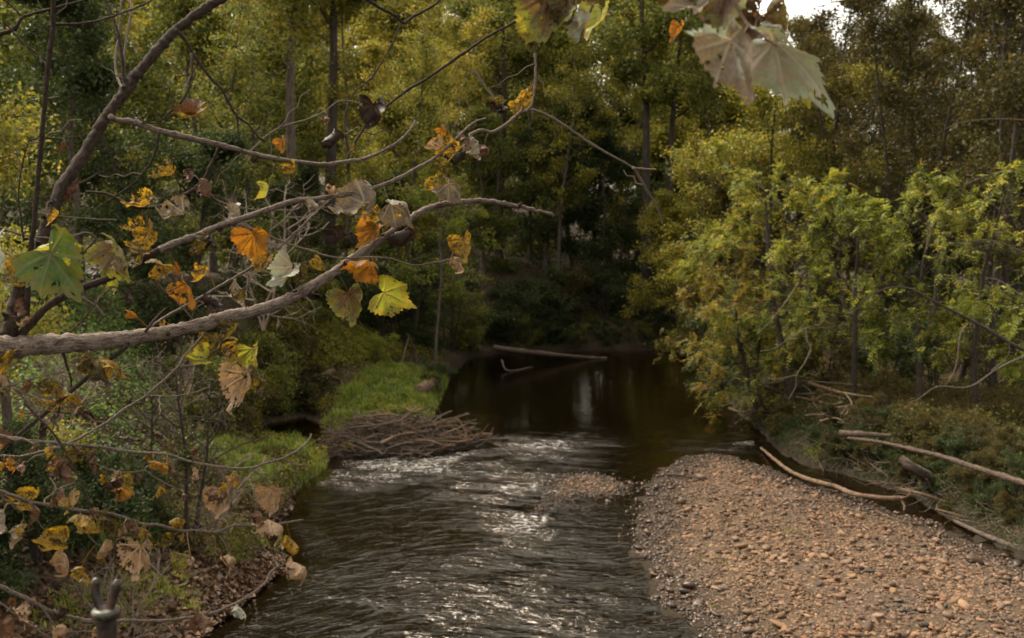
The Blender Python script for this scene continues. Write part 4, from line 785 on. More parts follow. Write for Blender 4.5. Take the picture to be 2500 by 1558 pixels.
# ------------------------------------------------------------------ sycamore in front: limbs, twigs and leaves
def syc_mat(name, c1, c2, spot, vein, spotty=0.5, trans=0.35, edge=None):
    m, nt = newmat(name)
    tc = N(nt, 'ShaderNodeTexCoord').outputs['Object']
    sx = N(nt, 'ShaderNodeSeparateXYZ'); nt.links.new(attr(nt, 'aux').outputs['Vector'], sx.inputs[0])
    n1 = noise(nt, tc, 26, 3, 0.6); n2 = noise(nt, tc, 150, 3, 0.7); n3 = noise(nt, tc, 45, 4, 0.6)
    c = ramp(nt, n1.outputs[0], [(0.36, c1), (0.62, c2)])
    if edge: c = mixc(nt, ramp(nt, math_(nt, 'ADD', sx.outputs[1], math_(nt, 'MULTIPLY', math_(nt, 'SUBTRACT', n3.outputs[0], 0.5), 1.6)), [(0.62, (0, 0, 0)), (0.9, (0.9, 0.9, 0.9))]), c, edge)
    f = math_(nt, 'ADD', math_(nt, 'MULTIPLY', n2.outputs[0], 0.5), math_(nt, 'MULTIPLY', n3.outputs[0], 0.5))
    c = mixc(nt, ramp(nt, f, [(0.62 - 0.22 * spotty, (0, 0, 0)), (0.70 - 0.22 * spotty, (1, 1, 1))]) if spotty else 0.0, c, spot)
    c = mixc(nt, math_(nt, 'MULTIPLY', sx.outputs[0], 0.75), c, vein)
    h = math_(nt, 'ADD', math_(nt, 'MULTIPLY', sx.outputs[2], 0.8), n3.outputs[0])
    p = principled(nt, c, 0.55, 0.3, bump(nt, h, 0.6, 0.004))
    t = nt.nodes.new('ShaderNodeBsdfTranslucent'); nt.links.new(mixc(nt, 0.6, c, (1.3, 1.1, 0.45), 'MULTIPLY'), t.inputs[0])
    mx = nt.nodes.new('ShaderNodeMixShader'); mx.inputs[0].default_value = trans
    nt.links.new(p.outputs[0], mx.inputs[1]); nt.links.new(t.outputs[0], mx.inputs[2]); out(nt, mx.outputs[0]); return m
LM = dict(
    green=syc_mat('leaf_blade_green', (0.042, 0.085, 0.013), (0.065, 0.115, 0.018), (0.14, 0.075, 0.02), (0.16, 0.15, 0.07), 0.12, 0.3, (0.10, 0.10, 0.018)),
    ygreen=syc_mat('leaf_blade_yellow_green', (0.17, 0.21, 0.022), (0.26, 0.27, 0.03), (0.09, 0.05, 0.015), (0.30, 0.24, 0.08), 0.25, 0.45, (0.22, 0.16, 0.02)),
    yellow=syc_mat('leaf_blade_yellow', (0.36, 0.215, 0.018), (0.24, 0.16, 0.018), (0.055, 0.028, 0.010), (0.16, 0.08, 0.015), 0.62, 0.45),
    orange=syc_mat('leaf_blade_orange', (0.33, 0.15, 0.013), (0.24, 0.095, 0.011), (0.09, 0.035, 0.010), (0.18, 0.07, 0.012), 0.35, 0.45),
    olive=syc_mat('leaf_blade_olive', (0.15, 0.115, 0.017), (0.085, 0.068, 0.014), (0.025, 0.015, 0.007), (0.10, 0.06, 0.012), 0.75, 0.4),
    brown=syc_mat('leaf_blade_brown', (0.13, 0.062, 0.033), (0.068, 0.032, 0.018), (0.03, 0.015, 0.01), (0.17, 0.09, 0.05), 0.3, 0.15),
    dark=syc_mat('leaf_blade_dark', (0.030, 0.015, 0.010), (0.017, 0.009, 0.007), (0.06, 0.03, 0.015), (0.05, 0.026, 0.015), 0.15, 0.1),
    grey=syc_mat('leaf_blade_grey', (0.20, 0.165, 0.12), (0.115, 0.09, 0.068), (0.10, 0.07, 0.045), (0.36, 0.31, 0.24), 0.25, 0.2, (0.17, 0.12, 0.08)),
    tan=syc_mat('leaf_blade_tan', (0.33, 0.215, 0.125), (0.21, 0.125, 0.07), (0.09, 0.05, 0.026), (0.40, 0.28, 0.17), 0.35, 0.25),
    silver=syc_mat('leaf_blade_silver', (0.24, 0.27, 0.205), (0.30, 0.235, 0.185), (0.20, 0.13, 0.08), (0.44, 0.37, 0.30), 0.12, 0.2, (0.26, 0.31, 0.23)),
    mottle=syc_mat('leaf_blade_mottled', (0.14, 0.11, 0.03), (0.12, 0.062, 0.034), (0.05, 0.028, 0.016), (0.06, 0.035, 0.02), 0.45, 0.4, (0.18, 0.20, 0.03)))
LOBES = [(0, 1.0, 23), (50, 0.80, 21), (-50, 0.80, 21), (98, 0.50, 20), (-98, 0.50, 20)]
def syc_leaf(mb, base, tip, nor, L, rng, curl=0.3, fold=0.25, hole=0.0, rows=15, narrow=1.0):
    """a palmate toothed leaf with its veins raised, warped and curled; base, tip direction and normal in space"""
    K = 108; th = np.linspace(-142, 142, K)
    env = np.full(K, 0.0)
    for a, h, w in LOBES:
        hh = h * rng.uniform(0.9, 1.08); env = np.maximum(env, hh * np.exp(-np.abs((th - a - rng.normal() * 3) / (w * 1.25)) ** 1.5))
    valley = 0.74 * np.clip((150 - np.abs(th)) / 40, 0.2, 1)
    rr = np.maximum(env, valley)
    teeth = np.abs(((th / 11.0 + rng.uniform()) % 1.0) - 0.4) * 0.20 + rng.normal(size=K) * 0.015
    rr = rr * (1 - teeth) 
    rr[0] = rr[-1] = 0.12
    s = (np.arange(rows + 1) / rows)[:, None]
    r = s * rr[None]; a = np.radians(th)[None]
    x, y = r * np.sin(a) * narrow, r * np.cos(a) + 0.0
    # veins: main ones to the lobes, side ones branching off
    dang = np.min(np.abs(th[:, None] - np.array([q[0] for q in LOBES])[None]), 1)[None]
    perp = r * np.radians(dang)
    vein = np.exp(-(perp / (0.013 + 0.012 * (1 - s))) ** 2)
    sec = np.exp(-((((r - perp * 0.75) * 9.0) % 1.0 - 0.5) / 0.13) ** 2) * 0.45 * (perp > 0.02)
    vv = np.clip(np.maximum(vein, sec), 0, 1)
    z = 0.10 * np.cos(np.radians(dang) * 3.2) * r * 0.6 + fold * np.abs(x) - 0.03 * vv
    ox, oy = rng.uniform(0, 50, 2)
    nz = np.array([[mnoise.noise(Vector((x[i, j] * 2.2 + ox, y[i, j] * 2.2 + oy, 0))) for j in range(K)] for i in range(rows + 1)])
    z = z + nz * (0.10 + 0.25 * abs(curl)) * s + curl * 0.25 * r * r + 0.03 * np.sin(np.radians(th)[None] * 9) * r
    # roll the blade: first across, then along
    if abs(curl) > 0.05:
        k = curl * 1.9 * rng.uniform(0.7, 1.2); z0 = z; ang = x * k; x = np.sin(ang) * (1 / k - z0); z = 1 / k - np.cos(ang) * (1 / k - z0)
        k = curl * 1.1 * rng.uniform(0.3, 1.3); z0 = z; ang = y * k; y = np.sin(ang) * (1 / k - z0); z = 1 / k - np.cos(ang) * (1 / k - z0)
    side = nrm(np.cross(tip, nor)[None])[0]; nor = nrm(np.cross(side, tip)[None])[0]
    pts = base + (x[..., None] * side + y[..., None] * tip + z[..., None] * nor) * L
    i = np.arange(rows)[:, None] * K; j = np.arange(K - 1)[None]
    f = np.stack([i + j, i + j + 1, i + K + j + 1, i + K + j], -1)
    keep = np.ones((rows, K - 1), bool); keep[0, ::2] = True
    if hole > 0:
        fx, fy = (r * np.sin(a))[:-1, :-1], (r * np.cos(a))[:-1, :-1]
        hn = np.array([[mnoise.noise(Vector((fx[p, q] * 6 + oy, fy[p, q] * 6 + ox, 3.3))) + 0.55 * mnoise.noise(Vector((fx[p, q] * 17 + ox, fy[p, q] * 17, 7))) for q in range(K - 1)] for p in range(rows)])
        keep = (hn < 0.62 - hole * 0.75) | (vein[:-1, :-1] > 0.35) | (s[:-1] < 0.12)
    f = f[keep].reshape(-1, 4)
    aux = np.stack([vv, np.broadcast_to(s, vv.shape), vv], -1).reshape(-1, 3)
    mb.add(pts.reshape(-1, 3), f, rng.uniform(), aux)
    return pts

# branches: name, bark, depth at start and end, radius at start and end in photo pixels, points of the photo (2500 px wide)
BR = [
 ('limb', 'bark_syc', 3.05, 4.1, 27, 12, [(-60, 850), (0, 848), (52, 846), (103, 841), (172, 838), (241, 834), (310, 826), (361, 819), (430, 807), (499, 790), (567, 772), (650, 752), (720, 722), (772, 692), (824, 659), (875, 622), (927, 588), (978, 553), (1013, 526), (1057, 505), (1116, 495), (1167, 490), (1219, 495), (1250, 501), (1302, 512), (1352, 525)]),
 ('limb', 'bark_sycd', 3.1, 3.7, 19, 10, [(-30, 840), (21, 810), (40, 735), (70, 660), (100, 590), (131, 509), (151, 457), (179, 416), (206, 375), (241, 316), (272, 268), (303, 227), (330, 186), (365, 144), (402, 103), (430, 72), (492, 27), (543, -5), (600, -40)]),
 ('branch', 'bark_sycd', 3.1, 3.0, 9, 8, [(66, 800), (67, 740), (69, 686), (74, 617), (83, 549), (89, 481), (96, 399), (103, 330), (110, 241), (119, 148), (129, 69), (130, 0), (132, -40)]),
 ('branch', 'bark_syc', 3.35, 3.75, 10, 4, [(270, 285), (282, 293), (327, 299), (389, 320), (464, 337), (537, 354), (585, 366), (600, 371), (669, 387), (744, 397), (799, 401), (848, 394), (885, 389), (930, 371), (971, 347), (999, 320), (1015, 295)]),
 ('branch', 'bark_sycd', 3.15, 3.3, 15, 11, [(40, 830), (86, 779), (113, 752), (144, 730), (193, 705), (250, 685), (300, 660), (350, 632), (389, 611)]),
 ('branch', 'bark_syc', 3.3, 3.9, 11, 3, [(389, 611), (430, 593), (481, 576), (516, 559), (585, 536), (650, 513), (713, 492), (772, 485), (824, 478), (875, 468), (920, 457), (978, 433), (1013, 413), (1047, 394), (1075, 375), (1099, 354), (1126, 327), (1157, 299), (1185, 289)]),
 ('branch', 'bark_syc', 3.4, 3.7, 5, 4, [(330, 835), (375, 793), (444, 752), (499, 721), (564, 683), (629, 645)]),
 ('branch', 'bark_sycd', 3.5, 3.5, 6, 4, [(537, 354), (535, 362), (519, 396), (499, 437), (481, 457), (447, 478), (406, 499), (371, 507), (330, 506), (292, 488), (258, 473), (210, 469)]),
 ('branch', 'bark_sycd', 3.3, 3.0, 8, 6, [(310, 835), (306, 848), (254, 889), (220, 917), (179, 951), (138, 986), (100, 1018), (66, 1044), (33, 1070), (-10, 1100)]),
 ('branch', 'bark_syc', 3.5, 3.0, 3, 5, [(502, 812), (475, 842), (447, 872), (430, 900), (358, 965), (303, 999), (258, 1033), (177, 1078), (111, 1100), (55, 1114), (0, 1114), (-50, 1112)]),
 ('branch', 'bark_syc', 2.9, 3.4, 6, 3, [(-50, 1055), (0, 1065), (74, 1076), (148, 1083), (240, 1090), (317, 1103), (406, 1109), (450, 1124), (535, 1140), (600, 1144), (655, 1129), (692, 1118), (726, 1100), (748, 1081), (761, 1060)]),
 ('branch', 'bark_syc', 2.8, 3.3, 6, 3, [(-50, 1180), (0, 1199), (41, 1214), (81, 1227), (129, 1233), (185, 1245), (251, 1251), (303, 1264), (347, 1279), (388, 1282), (432, 1295), (480, 1295), (528, 1299), (568, 1284), (609, 1284), (650, 1286), (700, 1275), (740, 1270)]),
 ('branch', 'bark_syc', 2.7, 3.2, 7, 3, [(-40, 1410), (0, 1432), (48, 1454), (92, 1476), (129, 1495), (177, 1508), (229, 1518), (314, 1515), (399, 1515), (506, 1500), (550, 1484), (594, 1463), (628, 1439), (650, 1421), (659, 1400), (685, 1380), (718, 1378)]),
 ('branch', 'bark_sycd', 3.4, 3.5, 6, 4, [(303, 215), (303, 206), (299, 155), (289, 89), (275, 41), (258, 0), (250, -30)]),
 ('branch', 'twig', 3.4, 3.6, 4, 3, [(298, 215), (292, 203), (284, 179), (282, 138), (290, 86), (296, 0), (298, -30)]),
 ('branch', 'twig', 3.42, 3.6, 4, 3, [(303, 200), (303, 148), (310, 86), (320, 27), (316, -10), (310, -40)]),
 ('twig', 'bark_sycd', 3.5, 3.6, 5, 3, [(430, 72), (444, 88), (461, 110), (475, 138), (492, 162), (516, 193), (540, 217), (557, 248), (578, 282), (605, 303), (633, 337), (650, 345)]),
 ('twig', 'bark_sycd', 3.5, 3.4, 4, 2, [(469, 130), (469, 150), (468, 186), (451, 237), (413, 275), (385, 299), (347, 301)]),
 ('twig', 'bark_sycd', 3.6, 3.6, 3, 2, [(578, 282), (581, 310), (583, 347)]),
 ('twig', 'bark_sycd', 3.4, 3.4, 3.5, 2, [(389, 325), (378, 371), (365, 402), (330, 444), (299, 468), (261, 492), (234, 512)]),
 ('twig', 'bark_sycd', 3.7, 3.9, 4, 3.5, [(844, 394), (861, 358), (882, 323), (905, 290), (954, 251), (995, 220), (1047, 189), (1116, 141), (1185, 93), (1250, 57), (1319, 10), (1350, -20)]),
 ('branch', 'twig', 3.9, 4.3, 5, 3, [(1145, 330), (1175, 318), (1205, 322), (1240, 300), (1270, 275), (1298, 268), (1336, 282), (1388, 313), (1432, 344), (1484, 375), (1522, 395), (1546, 409), (1573, 413), (1601, 414)]),
 ('twig', 'twig', 4.2, 4.4, 4, 2.5, [(1546, 409), (1556, 425), (1577, 461), (1594, 488), (1608, 516), (1617, 547)]),
 ('twig', 'twig', 3.9, 3.9, 4, 3, [(1154, 169), (1180, 205), (1212, 250), (1222, 275)]),
 ('twig', 'twig', 3.9, 3.9, 4, 3, [(1306, 130), (1308, 165), (1307, 200), (1300, 250), (1285, 272)]),
 ('twig', 'twig', 3.5, 3.7, 3.5, 2, [(560, 545), (600, 554), (650, 574), (703, 595), (758, 612), (824, 630), (899, 628), (954, 631), (1006, 647), (1047, 643), (1100, 633)]),
 ('twig', 'twig', 3.6, 3.7, 3.5, 3, [(679, 607), (710, 578), (738, 552), (770, 520), (803, 490)]),
 ('twig', 'twig', 3.6, 3.7, 3, 2, [(652, 518), (680, 545), (717, 571), (748, 576), (786, 559), (803, 542)]),
 ('twig', 'twig', 3.5, 3.6, 2.5, 1.5, [(495, 450), (515, 475), (537, 492), (585, 506), (640, 513), (715, 512)]),
 ('twig', 'bark_sycd', 3.7, 3.7, 6, 5, [(872, 615), (868, 600), (862, 585), (855, 566)]),
 ('twig', 'bark_sycd', 3.3, 3.4, 5, 3, [(355, 810), (370, 790), (388, 770), (405, 753)]),
 ('twig', 'twig', 3.0, 3.1, 3, 2, [(181, 1086), (221, 1122), (258, 1144), (303, 1153), (354, 1150)]),
 ('twig', 'twig', 3.1, 3.2, 3, 1.5, [(315, 1103), (358, 1151), (406, 1181), (443, 1196)]),
 ('twig', 'bark_sycd', 2.9, 2.9, 3.5, 2.5, [(60, 985), (78, 1004), (122, 1048), (148, 1085), (173, 1126), (196, 1173), (214, 1225), (217, 1245)]),
 ('twig', 'twig', 2.9, 3.0, 2.5, 2, [(195, 1246), (205, 1275), (221, 1314), (258, 1343), (275, 1370)]),
 ('twig', 'twig', 2.85, 2.9, 2.5, 1.5, [(75, 1227), (96, 1277), (126, 1314)]),
 ('twig', 'twig', 2.85, 2.9, 3, 2, [(108, 1230), (111, 1218), (137, 1196), (122, 1166)]), ('twig', 'twig', 2.88, 2.9, 2.5, 1.5, [(137, 1196), (160, 1187), (181, 1179)]),
 ('twig', 'twig', 2.75, 2.8, 3, 2, [(100, 1480), (125, 1515), (148, 1546), (166, 1570)]),
 ('twig', 'twig', 2.7, 2.75, 2.5, 2, [(-10, 1462), (55, 1513), (122, 1557), (140, 1570)]),
 ('twig', 'twig', 3.35, 3.4, 3, 1.5, [(690, 1119), (726, 1135), (751, 1133)]), ('twig', 'twig', 3.2, 3.3, 2.5, 2, [(612, 1144), (640, 1165), (662, 1205)]),
 ('twig', 'twig', 3.2, 3.2, 2.5, 2, [(528, 1140), (545, 1160), (545, 1200)]), ('twig', 'twig', 3.2, 3.2, 2.5, 1.5, [(530, 1300), (560, 1345), (566, 1370)]), ('twig', 'twig', 3.1, 3.1, 2.5, 1.5, [(392, 1515), (425, 1545), (445, 1565)]),
 ('twig', 'bark_sycd', 3.3, 3.3, 6, 3, [(37, 70), (-10, 85)][::-1] + [(55, 43), (110, 26), (199, 3), (240, -10)]),
 ('twig', 'bark_sycd', 3.1, 3.2, 3, 2, [(5, -5), (14, 3), (52, 38)]), ('twig', 'bark_sycd', 3.1, 3.1, 3, 2, [(10, 55), (21, 65), (62, 110), (117, 148)]),
 ('twig', 'bark_sycd', 3.1, 3.3, 3.5, 2.5, [(130, 60), (206, 57), (275, 40), (344, 14), (390, -10)]),
 ('twig', 'bark_sycd', 3.1, 3.1, 2.5, 1.5, [(104, 335), (150, 339), (206, 331)]), ('twig', 'twig', 3.1, 3.1, 2, 1.5, [(114, 240), (130, 238), (146, 236)]),
 ('twig', 'bark_sycd', 3.1, 3.1, 3, 2, [(57, 590), (50, 520), (45, 480), (55, 400), (72, 340), (80, 332)]), ('twig', 'twig', 3.1, 3.3, 3, 2, [(-10, 553), (60, 574), (150, 582), (213, 568), (245, 592), (262, 606)]),
 ('twig', 'twig', 3.2, 3.3, 2.5, 2, [(90, 520), (150, 528), (220, 534), (285, 537)]), ('twig', 'bark_sycd', 3.9, 4.1, 5, 3, [(880, -20), (899, 0), (930, 21), (965, 38), (984, 56), (1010, 40), (1064, 10), (1080, -15)]),
 ('twig', 'bark_sycd', 4.0, 3.8, 2.5, 2, [(980, 58), (973, 69), (961, 100), (937, 144), (910, 186), (892, 203), (865, 227), (848, 261), (841, 299), (846, 360), (850, 392)]), ('twig', 'twig', 3.7, 3.75, 3, 2, [(600, 384), (634, 347), (679, 313), (748, 292), (793, 272), (830, 246), (878, 252)]),
 ('twig', 'twig', 3.4, 3.5, 3, 2, [(372, 670), (392, 700), (430, 735), (470, 778)]), ('twig', 'twig', 3.4, 3.4, 3, 2, [(255, 770), (232, 745), (200, 725)]), ('twig', 'bark_sycd', 3.3, 3.4, 2.5, 1.5, [(150, 825), (190, 795), (232, 745), (275, 700)]),
 ('twig', 'bark_sycd', 3.2, 3.2, 4, 3, [(152, 850), (160, 885), (172, 920), (175, 945)]), ('twig', 'twig', 3.2, 3.1, 3, 2.5, [(275, 937), (220, 980), (127, 999), (60, 1010)]), ('twig', 'twig', 3.1, 3.2, 2.5, 2, [(0, 950), (60, 930), (110, 915), (160, 908)]),
 ('twig', 'twig', 3.5, 3.6, 2.5, 2, [(505, 815), (540, 850), (585, 890), (600, 915)]), ('twig', 'twig', 3.45, 3.5, 2.5, 1.5, [(437, 895), (480, 892), (498, 886)]), ('twig', 'twig', 3.45, 3.5, 2, 1.5, [(358, 965), (410, 968), (460, 962), (510, 945)]),
]
root = thing('sycamore_tree', 'bare-limbed sycamore reaching over the creek, hung with curled yellow and brown leaves', 'tree', tuple(P(-60, 860, 3.05)))
RO = np.array(root.location)
rf = np.random.default_rng(9)
NODES = []
for nm, mat, d0, d1, ra, rb, pts in BR:
    k_ = len(pts); p = np.array([P(u, v, d_) for (u, v), d_ in zip(pts, np.linspace(d0, d1, k_))])
    n = max(12, k_ * (7 if nm == 'limb' else 5)); q = spline(p, n)
    q = q + rf.normal(size=q.shape) * (0.0006 if nm != 'limb' else 0.0015)
    sx_ = np.linspace(0, 1, n); kk = 1.0 if nm == 'limb' else 0.74 if rb >= 6 else 0.82
    rad = np.interp(sx_, [0, 1], [ra * d0 / F, rb * d1 / F]) * kk
    if pts[0][1] == 850 and nm == 'limb': rad = np.interp(sx_, [0, .12, .24, .36, .52, .7, 1], np.array([27, 24, 18, 16, 12, 8.5, 4])) * np.linspace(d0, d1, n) / F
    bumps = 1 + (0.04 if nm == 'limb' else 0.07) * np.convolve(rf.normal(size=n + 8), np.ones(5) / 5, 'valid')[:n] * 2
    if nm == 'twig' or rb < 6:                          # knots at the nodes
        for kx in rf.integers(1, n - 1, max(2, k_ // 3)): bumps[kx] *= 1.3
    mb = MB(); tube(mb, q, rad * bumps, 16 if nm == 'limb' else 8, rf.uniform(), 0.05 if nm == 'limb' else 0.03, rf)
    o = link(nm, mb.mesh(nm, M[mat], RO), parent=root)
    NODES.append(q)
    if nm == 'limb':                                     # knot holes and snapped stubs
        for kx in rf.integers(8, n - 8, 7):
            e = nrm(rf.normal(size=3)[None])[0]; e[1] = -abs(e[1]); m2 = MB()
            tube(m2, np.array([q[kx], q[kx] + e * (rad[kx] + 0.006), q[kx] + e * (rad[kx] + rf.uniform(0.008, 0.03))]), np.array([0.012, 0.007, 0.004]), 7, 0.2, 0.1, rf)
            link('stub', m2.mesh('stub', M['bark_sycd'], RO), parent=o)
# short zigzag side twigs
allq = list(NODES)
for i in range(120):
    q = allq[rf.integers(2, len(allq))]
    if len(q) < 16 or (i < 60) != (q[:, 2].mean() > 5.42): continue
    kx = rf.integers(3, len(q) - 2); d_ = nrm((q[kx + 1] - q[kx])[None])[0]; e = d_ * 0.8 + rf.normal(size=3) * 0.9 * np.array([1, 0.5, 1]); e /= np.linalg.norm(e)
    L = rf.uniform(0.05, 0.24); tw = [q[kx]]; g = 1
    for s_ in range(5):
        e2 = e + g * 0.35 * np.array([e[2], 0, -e[0]]) + rf.normal(size=3) * 0.12; g = -g; tw.append(tw[-1] + e2 / np.linalg.norm(e2) * L / 5)
    mb = MB(); tube(mb, np.array(tw), np.linspace(0.0028, 0.0014, 6) * rf.uniform(.8, 1.3), 5, rf.uniform(), 0.08, rf); link('twig', mb.mesh('twig', M['twig' if i % 3 else 'bark_sycd'], RO), parent=root); NODES.append(np.array(tw))
NODES = np.concatenate(NODES)

def put_leaf(parent, ro, nodes, u, v, px, ang, kind, curl=0.3, hole=0.0, t1=0.0, t2=0.0, depth=None, narrow=1.0, stemmed=True, label=None, fold=0.22, rows=15):
    r_ = np.random.default_rng(int(u * 7 + v * 13 + px)); px = px * (0.73 if px < 150 or parent.name.startswith('sycamore') else 0.86); narrow *= 0.88; curl = min(curl * 1.5, 1.5) if t1 > -50 else min(curl, .6); hole = min(hole * 1.25 + 0.04, 0.85)
    rel = nodes - np.array([0, 0, CAMZ]); fwd = ray(CX, CY); dpt = rel @ fwd
    pu = CX + F * rel[:, 0] / dpt; pv = CY - F * (rel[:, 2] * cP + rel[:, 1] * sP) / dpt
    a = R(ang); bu, bv = u - math.cos(a) * px * 0.42, v - math.sin(a) * px * 0.42
    kx = int(np.argmin((pu - bu) ** 2 + (pv - bv) ** 2)); far_ = math.hypot(pu[kx] - bu, pv[kx] - bv)
    d = depth or float(np.clip(dpt[kx], 2.2, 4.5)) + r_.uniform(-0.06, 0.02)
    L = px / F * d; base = P(bu, bv, d)
    right, up, fw = np.array([1.0, 0, 0]), np.array([0, sP, cP]), np.array([0, cP, -sP])
    tip = right * math.cos(a) - up * math.sin(a); nor = -fw
    def rot(v_, ax, t):
        return v_ * math.cos(t) + np.cross(ax, v_) * math.sin(t) + ax * (ax @ v_) * (1 - math.cos(t))
    sd_ = np.cross(tip, nor); nor = rot(nor, tip, R(t1 + r_.uniform(-12, 12))); t2 = R(t2 + r_.uniform(-10, 10)); tip = rot(tip, sd_, t2); nor = rot(nor, sd_, t2)
    mb = MB(); syc_leaf(mb, base, tip, nor, L, r_, curl, fold, hole, rows, narrow)
    if stemmed and far_ < 110:
        q = nodes[kx]; mid = (base + q) / 2 - tip * L * 0.05 + up * 0.004
        tube(mb, spline([q, mid, base, base + tip * L * 0.06], 10), np.linspace(0.0024, 0.0014, 10), 5, 0.3, 0, None)
        mb.a[-1][:, 0] = 0.6
    o = link('leaf', mb.mesh('leaf', LM[kind], ro), parent=parent)
    if label: o['label'] = label
    return o
